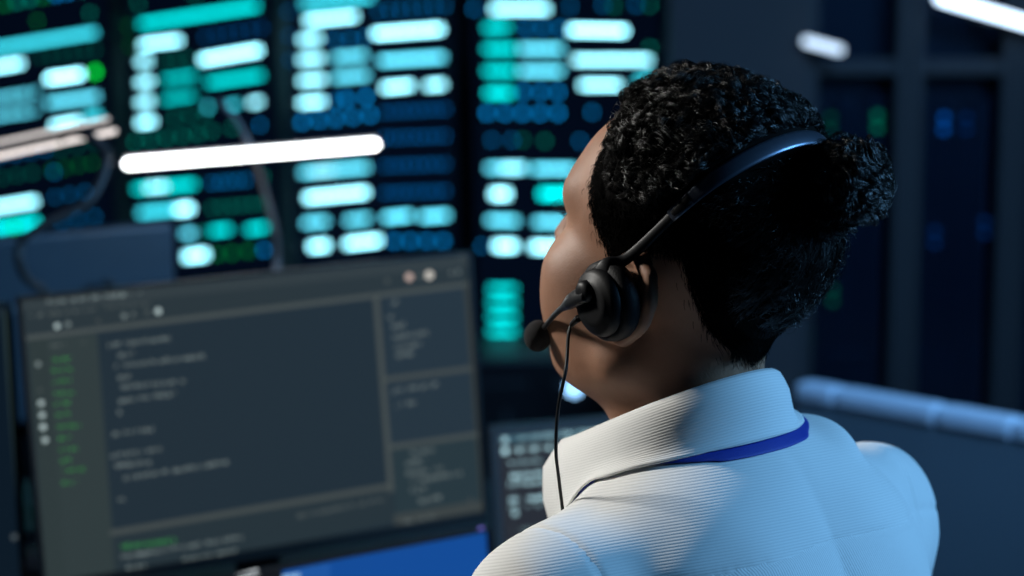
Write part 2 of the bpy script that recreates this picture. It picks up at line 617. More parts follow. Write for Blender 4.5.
def frame(m, w, h, bz, bz_bottom, depth, material, t):
    """monitor housing: shallow tray with a raised bezel around the screen, as one mesh"""
    bm = bmesh.new()
    xs = (-w / 2, -w / 2 + bz, w / 2 - bz, w / 2)
    ys = (-h / 2, -h / 2 + bz_bottom, h / 2 - bz, h / 2)
    g = [[bm.verts.new((x, y, 0.002)) for x in xs] for y in ys]
    for j in range(3):
        for i in range(3):
            if not (i == 1 and j == 1):
                bm.faces.new((g[j][i], g[j][i + 1], g[j + 1][i + 1], g[j + 1][i]))
    inn = [bm.verts.new((x, y, -0.003)) for x, y in ((xs[1], ys[1]), (xs[2], ys[1]), (xs[2], ys[2]), (xs[1], ys[2]))]
    rim = [g[1][1], g[1][2], g[2][2], g[2][1]]
    for k in range(4):
        bm.faces.new((rim[k], rim[(k + 1) % 4], inn[(k + 1) % 4], inn[k]))
    bm.faces.new(inn)
    bk = [bm.verts.new((x * 0.985, y * 0.985, -depth)) for x, y in ((xs[0], ys[0]), (xs[3], ys[0]), (xs[3], ys[3]), (xs[0], ys[3]))]
    loops = ([g[0][i] for i in range(4)], [g[j][3] for j in range(4)], [g[3][3 - i] for i in range(4)], [g[3 - j][0] for j in range(4)])
    for k in range(4):
        bm.faces.new(loops[k][::-1] + [bk[k], bk[(k + 1) % 4]])
    bm.faces.new(bk[::-1])
    bmesh.ops.transform(bm, matrix=m, verts=bm.verts)
    bmesh.ops.recalc_face_normals(bm, faces=bm.faces)
    return bm_obj('housing', bm, material, t)


M_BEZEL = mat('dark_bezel', (0.010, 0.010, 0.010), 0.4, noise=0.1)

# ------------------------------------------------------------------ the large code-editor monitor
m, w, h = fit_panel([(18, 297), (470, 251), (489, 521), (42, 594)], 2.2)
mon = thing('desktop_monitor', 'large dark monitor showing a code editor, left of the person', 'monitor', (m.translation.x, m.translation.y, DESK_Z))
frame(m, w, h, 0.004, 0.011, 0.03, M_BEZEL, mon)
stand(m, w, h, mon)
c = Canvas(m, -0.0024)
ww, hh = w / 2 - 0.0042, h / 2 - 0.0042
c.poly([(-ww, -hh + 0.007), (ww, -hh + 0.007), (ww, hh), (-ww, hh)], E(33, 46, 55))
c.lift = 0.0003
G = lambda v, s=1.0: E(v * 0.93, v * 1.03, v * 1.03, s)
c.quad([(22, 300), (469, 255), (470, 266), (23, 312)], E(50, 60, 64))          # title bar
c.quad([(23, 312), (470, 266), (471, 282), (25, 335)], E(41, 52, 57))          # tool bar
c.quad([(27, 341), (97, 333), (116, 580), (47, 590)], E(48, 59, 60))           # side bar
c.quad([(27, 341), (47, 338), (66, 587), (47, 590)], E(42, 53, 55))
c.quad([(110, 536), (392, 488), (396, 522), (115, 578)], E(38, 50, 56))        # terminal
c.quad([(382, 296), (470, 284), (480, 434), (390, 447)], E(37, 51, 61))        # right panes
c.quad([(392, 449), (480, 436), (484, 505), (396, 520)], E(39, 54, 60))
c.lift = 0.0006
for b_ in ((26, 338, 471, 284, 5, 76), (376, 297, 391, 492, 6, 74), (381, 380, 474, 368, 5, 72), (390, 447, 479, 434, 5, 74),
           (394, 520, 485, 505, 11, 64), (110, 533, 390, 486, 6, 72)):
    c.bar(*b_[:5], G(b_[5]))
c.bar(466, 284, 483, 500, 5, G(58))
c.lift = 0.0009
c.text(47, 302, 143, 293, 5, G(128)); c.text(30, 316, 96, 309, 4, G(88)); c.text(105, 307, 150, 303, 4, G(84))
for x, y, r, v in ((57, 326, 3.4, 185), (68, 324, 3, 125), (98, 321, 2.6, 70), (124, 316, 3.2, 120), (133, 314, 2.4, 100), (147, 312, 2.8, 80), (158, 311, 3.8, 190),
                   (38, 364, 3, 130), (41, 403, 3.6, 175), (42, 415, 3.4, 185), (43, 427, 3.6, 190), (45, 440, 3.4, 185), (40, 390, 2, 80),
                   (387, 281, 3, 76), (420, 276, 3, 85), (451, 273, 2.4, 100), (458, 272, 2.4, 110), (462, 255, 3, 90), (470, 500, 2.4, 70)):
    c.dot(x, y, r * 0.85, G(v))
c.dot(409, 277, 4, E(200, 175, 165)); c.dot(429, 275, 4.4, E(210, 205, 195))
for y, x0, x1 in ((360, 52, 70), (371, 52, 72), (382, 53, 71), (394, 54, 76), (404, 54, 72), (415, 56, 70), (427, 57, 80), (439, 58, 70), (450, 59, 77), (461, 60, 71), (471, 61, 85), (483, 62, 77)):
    c.text(x0, y, x1, y - 2, 4.5, E(52, 118, 64), 0.9)
c.text(50, 346, 66, 344, 3.5, G(88)); c.text(80, 343, 87, 342, 3.5, G(78))
for l in ((108, 345, 170, 338), (114, 356, 134, 353), (115, 366, 204, 356), (118, 378, 130, 376), (121, 387, 185, 381), (119, 401, 175, 393), (118, 412, 121, 411.5),
          (112, 434, 153, 429), (111, 456, 161, 449), (115, 466, 151, 462), (124, 478, 228, 462), (118, 500, 125, 499)):
    c.text(*l, 4.8, G(112), 0.85)
c.text(121, 547, 176, 540, 6, E(50, 120, 66), 0.95)
for l in ((121, 557, 242, 537), (127, 568, 145, 565), (183, 560, 236, 550), (144, 573, 174, 568), (184, 567, 255, 555), (298, 516, 385, 499)):
    c.text(*l, 4.4, G(122 if l[0] < 290 else 84))
for l in ((392, 303, 398, 302), (388, 318, 393, 317), (392, 327, 407, 324), (393, 338, 428, 332), (395, 348, 421, 344), (396, 356, 413, 353),
          (393, 391, 437, 384), (395, 406, 415, 402), (411, 453, 434, 449), (406, 463, 424, 460), (406, 474, 442, 468), (411, 481, 461, 473), (411, 491, 426, 488), (417, 502, 442, 496)):
    c.text(*l, 4.6, G(108), 0.85)
c.text(400, 523, 440, 515, 5, G(92))
o = c.build('lit_screen', mon)
o['label'] = 'lit code editor window with side bar and panes'
pl = m @ Vector((w / 2 - 0.01, -h / 2 + 0.005, 0.0025))

# ------------------------------------------------------------------ second monitor, cut by the left edge of the picture
m, w, h = fit_panel([(-276, 331), (10, 301), (29, 600), (-256, 650)], 2.12)
mon = thing('desktop_monitor', 'dark navy monitor cut off by the left picture edge', 'monitor', (m.translation.x, m.translation.y, DESK_Z))
frame(m, w, h, 0.006, 0.012, 0.03, M_BEZEL, mon)
stand(m, w, h, mon)
c = Canvas(m, -0.0024)
ww, hh = w / 2 - 0.0062, h / 2 - 0.0062
c.poly([(-ww, -hh + 0.006), (ww, -hh + 0.006), (ww, hh), (-ww, hh)], E(13, 26, 38))
c.lift = 0.0004
c.bar(4, 310, 24, 590, 3, E(44, 60, 62))
c.dot(14, 537, 3, E(75, 85, 90))
c.bar(-240, 335, 8, 309, 8, E(30, 42, 50))
c.build('lit_screen', mon)

# ------------------------------------------------------------------ lower monitor with pale rows, between desk monitor and person
m, w, h = fit_panel([(491, 430), (668, 413), (675, 563), (496, 580)], 2.42)
mon = thing('desktop_monitor', 'smaller grey-framed monitor with pale text rows behind the shirt collar', 'monitor', (m.translation.x, m.translation.y, DESK_Z))
frame(m, w, h, 0.010, 0.012, 0.03, mat('grey_bezel', (0.085, 0.075, 0.070), 0.45), mon)
stand(m, w, h, mon)
c = Canvas(m, -0.0024)
ww, hh = w / 2 - 0.0102, h / 2 - 0.0102
c.poly([(-ww, -hh + 0.004), (ww, -hh + 0.004), (ww, hh), (-ww, hh)], E(40, 44, 52))
c.lift = 0.0005
PA = lambda s: E(165, 205, 215, s)
c.bar(500, 440, 655, 425, 7, E(60, 95, 110))
c.dot(505, 440, 3.2, PA(1.6)); c.dot(505, 451, 3.2, PA(1.6))
c.text(520, 438, 640, 427, 5, PA(1.3), 0.8); c.dots(519, 450, 640, 440, 9, 2.6, PA(1.2))
c.text(512, 450, 640, 440, 3, PA(0.7)); c.text(509, 463, 540, 460, 5, PA(1.0)); c.text(509, 476, 640, 466, 5, PA(1.5), 0.85); c.text(509, 484, 640, 474, 5, PA(1.3), 0.85)
c.text(510, 500, 620, 491, 5, PA(1.4), 0.85); c.text(510, 507, 540, 504, 4, PA(1.0)); c.dot(515, 513, 3, PA(1.0))
c.text(512, 530, 610, 521, 4, PA(0.3))
c.build('lit_screen', mon)

# ------------------------------------------------------------------ blue display under the large monitor
m, w, h = fit_panel([(214, 581), (491, 526), (497, 620), (224, 672)], 2.06)
mon = thing('desktop_monitor', 'low display with a bright blue screen under the large monitor', 'monitor', (m.translation.x, m.translation.y, DESK_Z))
frame(m, w, h, 0.003, 0.006, 0.012, M_BLACK, mon)
p = m @ Vector((0, -h / 2 + 0.01, -0.03))
box('stand_foot', T(p.x, p.y + 0.03, (p.z + DESK_Z) / 2), (0.2, 0.08, max(0.02, p.z - DESK_Z)), M_BLACK, mon, bevel=0.003)
c = Canvas(m, -0.0024)
c.quad([(282, 571), (486, 530), (491, 614), (290, 655)], E(18, 74, 150))
c.lift = 0.0004
c.quad([(284, 572), (330, 563), (330, 580), (290, 582)], E(30, 85, 160))
c.bar(282, 578, 300, 575, 5, E(140, 185, 225))
c.dot(481, 529.5, 3.2, E(120, 110, 210)); c.bar(236, 578, 258, 572, 7, E(225, 235, 240))
o = c.build('lit_screen', mon)
o['label'] = 'plain bright blue screen'

# ------------------------------------------------------------------ monitor seen from behind
m, w, h = fit_panel([(-120, 254), (174, 218), (180, 420), (-112, 455)], 2.72)
mon = thing('desktop_monitor', 'blue-grey back of a monitor facing away behind the code editor', 'monitor', (m.translation.x, m.translation.y, DESK_Z))
bm = box_bm(m @ T(0, 0, -0.015), w, h, 0.03, bevel=0.006)
bm_obj('housing', bm, M_NAVYPL, mon)
box('rear_bulge', m @ T(0, -0.03, 0.012), (w * 0.7, h * 0.6, 0.024), M_NAVYPL, mon, bevel=0.01)
box('lit_screen', m @ T(0, 0, -0.0315), (w - 0.02, h - 0.02, 0.002), emit_mat('rear_screen_glow', lin(60, 110, 150), 0.6), mon)
stand(m, w, h, mon, -0.04)
q = m @ Vector((w * 0.235, h * 0.22, 0.03))
box('cable_plug', T(q.x, q.y, q.z) @ m.to_3x3().to_4x4(), (0.014, 0.028, 0.02), M_BLACK, mon, bevel=0.003)

# ------------------------------------------------------------------ two desk lamps with light bars on curved arms
M_ARM = mat('warm_grey_arm', (0.22, 0.19, 0.175), 0.42, metal=0.3, noise=0.15)


def lamp_bar(t, a, b, r, strength, color, name, refl=2.2):
    a, b = np.array(a), np.array(b)
    d = (b - a) / np.linalg.norm(b - a)
    n = 14
    pts = [a + (b - a) * k / n for k in range(n + 1)]
    pts = [a - d * r * 0.8] + pts + [b + d * r * 0.8]
    rad = [r * 0.45] + [r] * (n + 1) + [r * 0.45]
    tube('light_tube', pts, rad, emit_mat(name, color, strength), t, 14)
    # reflector channel behind the tube
    up = np.array([0, 0.75, 0.66])
    nn = up - d * np.dot(up, d)
    ribbon('reflector', [p_ + nn * r * 1.15 for p_ in pts], [nn] * len(pts), refl * r, 0.002, M_GREY, t)
    for e in (a, b):
        s = -1 if e is a else 1
        tube('end_cap', [e + d * s * r * 0.9, e + d * s * r * 1.5], r * 0.6, M_GREY, t, 12)


a, b = at(128, 164, 2.62), at(375, 144.5, 2.66)
lp = thing('desk_lamp', 'brightly glowing white lamp bar on a thin curved arm', 'lamp', (at(280, 330, 2.75)[0], at(280, 330, 2.75)[1], DESK_Z), 'lamps with light bars')
lamp_bar(lp, a, b, 0.0068, 9.0, (0.93, 0.97, 1.0), 'bright_tube')
base = at(276, 330, 2.78)
arm = catmull([(base[0], base[1], DESK_Z), at(276, 300, 2.78), at(277, 258, 2.78), at(275, 230, 2.76), at(264, 190, 2.74), at(252, 152, 2.70), at(238, 124, 2.69), at(219, 100, 2.68)], 8)
tube('arm', arm, 0.0046, M_ARM, lp)
tube('lamp_base', [(base[0], base[1], DESK_Z), (base[0], base[1], DESK_Z + 0.012), (base[0], base[1], DESK_Z + 0.02)], [0.06, 0.06, 0.012], M_ARM, lp, 24)

lp = thing('desk_lamp', 'dim pair of slim lamp tubes on a looping dark arm at the left edge', 'lamp', (at(-60, 330, 2.5)[0], at(-60, 330, 2.5)[1], DESK_Z), 'lamps with light bars')
lamp_bar(lp, at(-60, 169, 2.50), at(115, 131, 2.50), 0.0027, 1.7, (0.95, 0.86, 0.82), 'dim_tube', 1.6)
lamp_bar(lp, at(-60, 155, 2.53), at(108, 119, 2.53), 0.0022, 1.1, (0.95, 0.88, 0.85), 'dim_tube_rear', 1.6)
arm = catmull([at(60, 138, 2.49), at(72, 133, 2.47), at(90, 136, 2.45), at(104, 148, 2.45), at(107, 162, 2.44), at(100, 184, 2.43), at(86, 204, 2.42), at(62, 216, 2.41), at(38, 228, 2.40),
               at(21, 242, 2.40), at(19, 262, 2.40), at(28, 280, 2.42), at(46, 296, 2.45), at(52, 340, 2.5)], 6)
bs = at(52, 340, 2.5)
arm = np.vstack([arm, [[bs[0], bs[1], DESK_Z + 0.1], [bs[0], bs[1], DESK_Z]]])
tube('arm', arm, 0.0056, mat('dark_warm_arm', (0.085, 0.07, 0.065), 0.4, noise=0.2), lp)
tube('lamp_base', [(bs[0], bs[1], DESK_Z), (bs[0], bs[1], DESK_Z + 0.012), (bs[0], bs[1], DESK_Z + 0.02)], [0.06, 0.06, 0.012], M_ARM, lp, 24)

# ------------------------------------------------------------------ right side: dark wall section, racks behind glass, low partition
M_RACK = mat('rack_black', (0.012, 0.016, 0.024), 0.5, noise=0.2, nscale=10)
M_POST = mat('rack_post_paint', (0.014, 0.0145, 0.017), 0.6, noise=0.1)
M_SLAT = mat('rack_unit_front', (0.016, 0.030, 0.048), 0.4, noise=0.3, nscale=6)


def glass_mat():
    m = bpy.data.materials.new('smoked_glass')
    m.use_nodes = True
    nt = m.node_tree
    for n in list(nt.nodes):
        nt.nodes.remove(n)
    out = nt.nodes.new('ShaderNodeOutputMaterial')
    tr = nt.nodes.new('ShaderNodeBsdfTransparent')
    tr.inputs[0].default_value = (0.62, 0.70, 0.78, 1)
    gl = nt.nodes.new('ShaderNodeBsdfGlossy')
    gl.inputs['Roughness'].default_value = 0.05
    mx = nt.nodes.new('ShaderNodeMixShader')
    fr = nt.nodes.new('ShaderNodeFresnel')
    fr.inputs[0].default_value = 1.45
    nt.links.new(fr.outputs[0], mx.inputs[0])
    nt.links.new(tr.outputs[0], mx.inputs[1])
    nt.links.new(gl.outputs[0], mx.inputs[2])
    nt.links.new(mx.outputs[0], out.inputs[0])
    return m


M_GLASS = glass_mat()
RD = 4.6


def X(px, d):
    return (px - 512) / FPX * d


def Zp(py, d):
    return at(512, py, d)[2]


RY = at(512, 250, RD)[1]
wl = struct(box('wall_partition', T((X(666, RD) + X(800, RD)) / 2, RY + 0.01, 1.495), (X(800, RD) - X(666, RD), 0.1, 2.98), mat('slate_wall_paint', (0.030, 0.026, 0.027), 0.7, noise=0.1, nscale=4)))


def rack(px0, px1, label, leds):
    x0, x1 = X(px0, RD), X(px1, RD)
    t = thing('server_rack', label, 'server rack', ((x0 + x1) / 2, RY + 0.35, 0), 'glass-fronted racks on the right')
    zt = 2.0
    D = 0.6
    box('rack_body', T((x0 + x1) / 2, RY + 0.09 + D / 2, zt / 2), (x1 - x0 - 0.04, D - 0.02, zt - 0.02), M_RACK, t)
    for x in (x0 + 0.014, x1 - 0.014):
        box('front_post', T(x, RY + 0.03, zt / 2), (0.028, 0.06, zt), M_POST, t, bevel=0.003)
    for z in (0.05, Zp(75, RD) + 0.02, zt - 0.03):
        box('crossbar', T((x0 + x1) / 2, RY + 0.032, z), (x1 - x0 - 0.056, 0.05, 0.035), M_POST, t, bevel=0.003)
    n = int((x1 - x0 - 0.07) / 0.035)
    for k in range(n):
        x = x0 + 0.045 + (k + 0.5) * (x1 - x0 - 0.09) / n
        hgt = random.choice((0.56, 0.62, 0.6))
        dz = random.uniform(-0.02, 0.02)
        zc = Zp(235, RD) + dz
        box('server_blade', T(x, RY + 0.082 + random.uniform(-0.006, 0.004), zc), (0.024, 0.03, hgt), M_SLAT, t, bevel=0.002)
        zc = Zp(395, RD) - 0.1
        box('server_blade', T(x, RY + 0.082 + random.uniform(-0.006, 0.004), zc), (0.024, 0.03, 0.36), M_SLAT, t, bevel=0.002)
    for px, py, col in leds:
        for dy in (-6, 6):
            p_ = at(px, py + dy, RD)
            o = tube('status_light', [(p_[0], RY + 0.055, p_[2]), (p_[0], RY + 0.066, p_[2])], 0.0075, col, t, 10)
    box('glass_door', T((x0 + x1) / 2, RY + 0.02, zt / 2), (x1 - x0 - 0.056, 0.006, zt - 0.08), M_GLASS, t)
    return t


LG = emit_mat('green_led', lin(0, 130, 90), 2.2)
LG2 = emit_mat('dim_green_led', lin(0, 120, 80), 0.9)
LB = emit_mat('blue_led', lin(0, 100, 190), 1.9)
LB2 = emit_mat('dim_blue_led', lin(0, 70, 140), 0.9)
rack(802, 905, 'dark glass-fronted server rack with green lights behind the hair bun', [(814, 122, LG), (832, 124, LG2), (879, 122, LG), (812, 78, LG2), (838, 300, LG2), (815, 345, LG2)])
rack(907, 1010, 'dark glass-fronted server rack with blue lights at right', [(946, 124, LB), (968, 124, LB2), (990, 230, LB2), (940, 240, LB2)])
rack(1012, 1115, 'dark server rack cut off by the right picture edge, blue light', [(1020, 125, LB), (1060, 125, LB2)])

# light reflections in the rack glass, built as glowing tubes
for (p0, p1, r, s, lab) in (((940, -2), (1050, 30), 0.0115, 5.5, 'long pale reflected light slanting at the upper right corner, as a glowing tube'),
                            ((806, 41), (840, 50), 0.0095, 2.2, 'short pale reflected light beside the slate wall above the rack, as a glowing tube')):
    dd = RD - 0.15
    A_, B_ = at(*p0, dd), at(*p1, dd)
    t = thing('glass_reflection', lab, 'light', tuple((A_ + B_) / 2), 'reflected lights by the racks')
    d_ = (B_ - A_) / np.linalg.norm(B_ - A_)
    tube('reflection_tube', [A_ - d_ * r * .8, A_, (A_ + B_) / 2, B_, B_ + d_ * r * .8], [r * .4, r, r, r, r * .4], emit_mat('reflection_glow_%d' % int(s * 10), lin(190, 215, 240), s), t, 12)
    ribbon('reflection_back', [A_ + np.array([0, r * 1.3, 0]), (A_ + B_) / 2 + np.array([0, r * 1.3, 0]), B_ + np.array([0, r * 1.3, 0])], [np.array([0, -1, 0])] * 3, r * 2, 0.008, M_GREY, t)
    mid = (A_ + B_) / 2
    box('reflection_holder', T(mid[0], mid[1] + 0.09, mid[2]), (0.03, 0.13, 0.02), M_GREY, t)

# low desk partition with a pale top rail
M_PART = mat('blue_grey_panel', (0.12, 0.16, 0.18), 0.55, noise=0.12, nscale=5)
M_RAIL = mat('pale_rail', (0.62, 0.68, 0.74), 0.35, noise=0.05)
A_, B_ = at(802, 397, 3.25), at(1100, 432, 2.85)
A_[2] = B_[2] = (A_[2] + B_[2]) / 2
ang = math.atan2(B_[1] - A_[1], B_[0] - A_[0])
L_ = math.hypot(B_[0] - A_[0], B_[1] - A_[1])
mm = T(A_[0], A_[1], 0) @ Matrix.Rotation(ang, 4, 'Z')
pt = thing('desk_partition', 'low blue-grey desk partition with a pale segmented top rail at lower right', 'partition', tuple(mm @ Vector((L_ / 2, 0, 0))))
zt = A_[2]
box('panel', mm @ T(L_ / 2, 0, (zt - 0.02) / 2), (L_, 0.035, zt - 0.02), M_PART, pt, bevel=0.004)
u = 0.0
for fr_ in (0.145, 0.36, 0.25, 0.245):
    seg = fr_ * L_
    box('rail_segment', mm @ T(u + seg / 2, 0, zt - 0.002), (seg - 0.003, 0.045, 0.032), M_RAIL, pt, bevel=0.008)
    u += seg
for x in (0.02, L_ - 0.02):
    box('foot', mm @ T(x, 0, 0.015), (0.04, 0.3, 0.03), M_POST, pt)


# ================================================================== the person
# signed-distance modelling: smooth unions of ellipsoids and tapered capsules, meshed with surface nets
def ell(P_, c, r):
    q = P_ - np.asarray(c, np.float32)
    r = np.asarray(r, np.float32)
    k0 = np.sqrt((q * q / (r * r)).sum(1))
    k1 = np.sqrt((q * q / (r ** 4)).sum(1)) + 1e-9
    return k0 * (k0 - 1) / k1


def cap(P_, a, b, ra, rb=None):
    a = np.asarray(a, np.float32)
    b = np.asarray(b, np.float32)
    rb = ra if rb is None else rb
    d = b - a
    t = np.clip(((P_ - a) @ d) / (d @ d), 0, 1)
    q = P_ - a - t[:, None] * d
    return np.sqrt((q * q).sum(1)) - (ra + (rb - ra) * t)


def smin(a, b, k):
    h_ = np.clip(0.5 + 0.5 * (b - a) / k, 0, 1)
    return b + (a - b) * h_ - k * h_ * (1 - h_)


def smax(a, b, k):
    return -smin(-a, -b, k)


def mirror(v):
    return (v, (-v[0], v[1], v[2]))


def vnoise(P_, scale, seed=0):
    """cheap smooth value noise from summed sines"""
    r = np.random.default_rng(seed)
    out = np.zeros(len(P_), np.float32)
    for _ in range(6):
        d = r.normal(size=3).astype(np.float32)
        d *= scale / np.linalg.norm(d) * r.uniform(0.6, 1.5)
        out += np.sin(P_ @ d + np.float32(r.uniform(0, 6.3)))
    return out / 6


def surface_nets(f, lo, hi, h_, block=12, newton=1):
    lo = np.asarray(lo, float)
    n = np.ceil((np.asarray(hi) - lo) / h_).astype(int) + 1
    nb = np.ceil(n / block).astype(int)
    n = nb * block + 1
    vals = np.full(n, 1.0, np.float32)
    bi = np.stack(np.meshgrid(*[np.arange(k) for k in nb], indexing='ij'), -1).reshape(-1, 3)
    cen = (lo + (bi + 0.5) * block * h_).astype(np.float32)
    d = f(cen)
    act = np.abs(d) < block * h_ * 1.25
    for b_, dd in zip(bi[~act], d[~act]):
        s = b_ * block
        vals[s[0]:s[0] + block + 1, s[1]:s[1] + block + 1, s[2]:s[2] + block + 1] = dd
    loc = np.stack(np.meshgrid(*[np.arange(block + 1)] * 3, indexing='ij'), -1).reshape(-1, 3)
    A = bi[act]
    step = 200
    for i in range(0, len(A), step):
        ch = A[i:i + step]
        pts = (lo + (ch[:, None, :] * block + loc[None]) * h_).astype(np.float32).reshape(-1, 3)
        v = f(pts).reshape(len(ch), block + 1, block + 1, block + 1)
        for k, b_ in enumerate(ch):
            s = b_ * block
            vals[s[0]:s[0] + block + 1, s[1]:s[1] + block + 1, s[2]:s[2] + block + 1] = v[k]
    ins = vals < 0
    corners = [(i, j, k) for i in (0, 1) for j in (0, 1) for k in (0, 1)]
    sl = lambda a_, c_: a_[c_[0]:a_.shape[0] - 1 + c_[0], c_[1]:a_.shape[1] - 1 + c_[1], c_[2]:a_.shape[2] - 1 + c_[2]]
    cnt = sum(sl(ins, c_).astype(np.int8) for c_ in corners)
    cells = np.argwhere((cnt > 0) & (cnt < 8))
    idx = -np.ones(np.array(vals.shape) - 1, np.int32)
    idx[tuple(cells.T)] = np.arange(len(cells))
    acc = np.zeros((len(cells), 3))
    num = np.zeros(len(cells))
    for c1 in corners:
        for ax in range(3):
            if c1[ax] == 0:
                c2 = list(c1)
                c2[ax] = 1
                v1 = vals[tuple((cells + np.array(c1)).T)]
                v2 = vals[tuple((cells + np.array(c2)).T)]
                x_ = (v1 < 0) != (v2 < 0)
                t = np.where(x_, v1 / np.where(x_, v1 - v2, 1), 0)
                p_ = np.repeat(np.array([c1], float), len(cells), 0)
                p_[:, ax] = t
                acc[x_] += p_[x_]
                num[x_] += 1
    V = lo + (cells + acc / num[:, None]) * h_
    F = []
    for ax in range(3):
        o1, o2 = (ax + 1) % 3, (ax + 2) % 3
        s0 = [slice(None)] * 3
        s1 = [slice(None)] * 3
        s0[ax] = slice(0, -1)
        s1[ax] = slice(1, None)
        a_, b_ = ins[tuple(s0)], ins[tuple(s1)]
        e = np.argwhere(a_ != b_)
        e = e[(e[:, o1] > 0) & (e[:, o2] > 0) & (e[:, o1] < vals.shape[o1] - 1) & (e[:, o2] < vals.shape[o2] - 1)]
        flip = a_[tuple(e.T)]
        q = []
        for d1, d2 in ((-1, -1), (0, -1), (0, 0), (-1, 0)):
            ee = e.copy()
            ee[:, o1] += d1
            ee[:, o2] += d2
            q.append(idx[tuple(ee.T)])
        q = np.stack(q, 1)
        q[~flip] = q[~flip][:, ::-1]
        F.append(q)
    F = np.vstack(F)
    F = F[(F >= 0).all(1)]
    for _ in range(newton):
        V32 = V.astype(np.float32)
        g = grad(f, V32)
        V = V - np.clip(f(V32), -h_, h_)[:, None] * g
    return V, F


def grad(f, P_, e=0.0012):
    e = np.float32(e)
    g = np.stack([f(P_ + np.eye(3, dtype=np.float32)[i] * e) - f(P_ - np.eye(3, dtype=np.float32)[i] * e) for i in range(3)], 1)
    return g / (np.linalg.norm(g, axis=1)[:, None] + 1e-9)


# person frame: +Y forward, +X to the person's right, Z up
PYAW = math.radians(44)
PM = T(0.15, 1.46, 0) @ Matrix.Rotation(PYAW, 4, 'Z')
# head frame inside the person frame
HS = 1.03
HM = T(-0.010, 0.023, 1.246) @ Matrix.Rotation(math.radians(4), 4, 'Z') @ Matrix.Rotation(math.radians(14), 4, 'X') @ Matrix.Rotation(math.radians(-2), 4, 'Y')
HR = np.array(HM.to_3x3(), np.float32)
HO = np.array(HM.translation, np.float32)


def to_head(P_):
    return ((P_ - HO) @ HR) / np.float32(HS)


def from_head(Q):
    return (np.asarray(Q, float) * HS) @ HR.T.astype(float) + HO


def head_base(Q):
    d = ell(Q, (0, -0.010, 0.052), (0.074, 0.090, 0.083))
    d = smin(d, ell(Q, (0, 0.03, 0.052), (0.064, 0.064, 0.058)), 0.03)
    d = smin(d, ell(Q, (0, 0.034, -0.022), (0.060, 0.058, 0.080)), 0.03)
    return d


def head_sdf(Q):
    d = head_base(Q)
    A = Q.copy()
    A[:, 0] = np.abs(A[:, 0])
    d = smin(d, ell(A, (0.045, 0.056, -0.006), (0.024, 0.026, 0.020)), 0.022)       # cheekbone
    d = smin(d, ell(A, (0.044, 0.045, -0.034), (0.026, 0.036, 0.036)), 0.028)       # cheek
    d = smin(d, cap(A, (0.054, 0.0, -0.058), (0.018, 0.066, -0.084), 0.017, 0.016), 0.03)  # jaw
    d = smin(d, ell(Q, (0, 0.070, -0.087), (0.018, 0.018, 0.015)), 0.02)            # chin
    d = smin(d, ell(Q, (0, 0.026, -0.070), (0.046, 0.050, 0.026)), 0.03)            # under the jaw
    d = smin(d, cap(A, (0.006, 0.088, 0.047), (0.046, 0.068, 0.048), 0.009, 0.010), 0.02)  # brow
    d = smax(d, -ell(A, (0.032, 0.098, 0.026), (0.019, 0.018, 0.013)), 0.014)       # eye socket
    d = smin(d, ell(A, (0.031, 0.0735, 0.025), (0.0135, 0.0125, 0.0115)), 0.006)    # closed-in eye and lids
    d = smin(d, cap(Q, (0, 0.090, 0.036), (0, 0.110, -0.004), 0.0075, 0.011), 0.014)  # nose
    d = smin(d, ell(A, (0.012, 0.100, -0.010), (0.008, 0.011, 0.008)), 0.008)       # nostril wings
    d = smin(d, ell(Q, (0, 0.094, -0.045), (0.024, 0.010, 0.0065)), 0.007)          # lips
    d = smin(d, ell(Q, (0, 0.092, -0.056), (0.021, 0.010, 0.007)), 0.007)
    # ears
    hel = [(0.072, 0.000, 0.008), (0.076, -0.003, 0.024), (0.079, -0.017, 0.030), (0.083, -0.032, 0.023), (0.084, -0.037, 0.006), (0.082, -0.032, -0.011), (0.077, -0.020, -0.026), (0.072, -0.008, -0.031)]
    e = cap(A, hel[0], hel[1], 0.0040)
    for a_, b_ in zip(hel[1:-1], hel[2:]):
        e = np.minimum(e, cap(A, a_, b_, 0.0044))
    e = smin(e, ell(A, (0.0745, -0.011, -0.028), (0.0055, 0.009, 0.009)), 0.006)
    # ear plate in its own slanted axes
    ca, sa = math.cos(0.42), math.sin(0.42)
    q = A - np.array((0.076, -0.018, 0.002), np.float32)
    q = np.stack([q[:, 0] * ca + q[:, 1] * sa * 0.6, q[:, 1], q[:, 2]], 1)
    e = smin(e, ell(q, (0.001, -0.002, 0), (0.0042, 0.020, 0.029)), 0.005)
    e = smin(e, cap(A, (0.078, -0.012, 0.014), (0.078, -0.019, -0.016), 0.003), 0.004)
    d = smin(d, e, 0.006)
    return d


NECK_TOP = from_head([[0, -0.016, -0.030]])[0]


def neck_sdf(P_):
    d = cap(P_, NECK_TOP, (0, 0.032, 1.08), 0.050, 0.055)
    d = smin(d, cap(P_, from_head([[0, -0.030, 0.0]])[0], (0, 0.026, 1.08), 0.038, 0.044), 0.02)
    return d


SH = (0.185, 0.0, 1.020)
EL = (0.235, 0.06, 0.80)
WR = (0.15, 0.30, 0.785)


def body_sdf(P_):
    d = np.full(len(P_), 0.5, np.float32)
    up = P_[:, 2] > 1.04
    if up.any():
        Pu = P_[up]
        d[up] = smin(head_sdf(to_head(Pu)) * HS, neck_sdf(Pu), 0.030)
    t_all = np.full(len(P_), 0.5, np.float32)
    lowm = P_[:, 2] < 1.16
    if lowm.any():
        t_all[lowm] = torso_sdf(P_[lowm])
    return smin(d, t_all, 0.03)


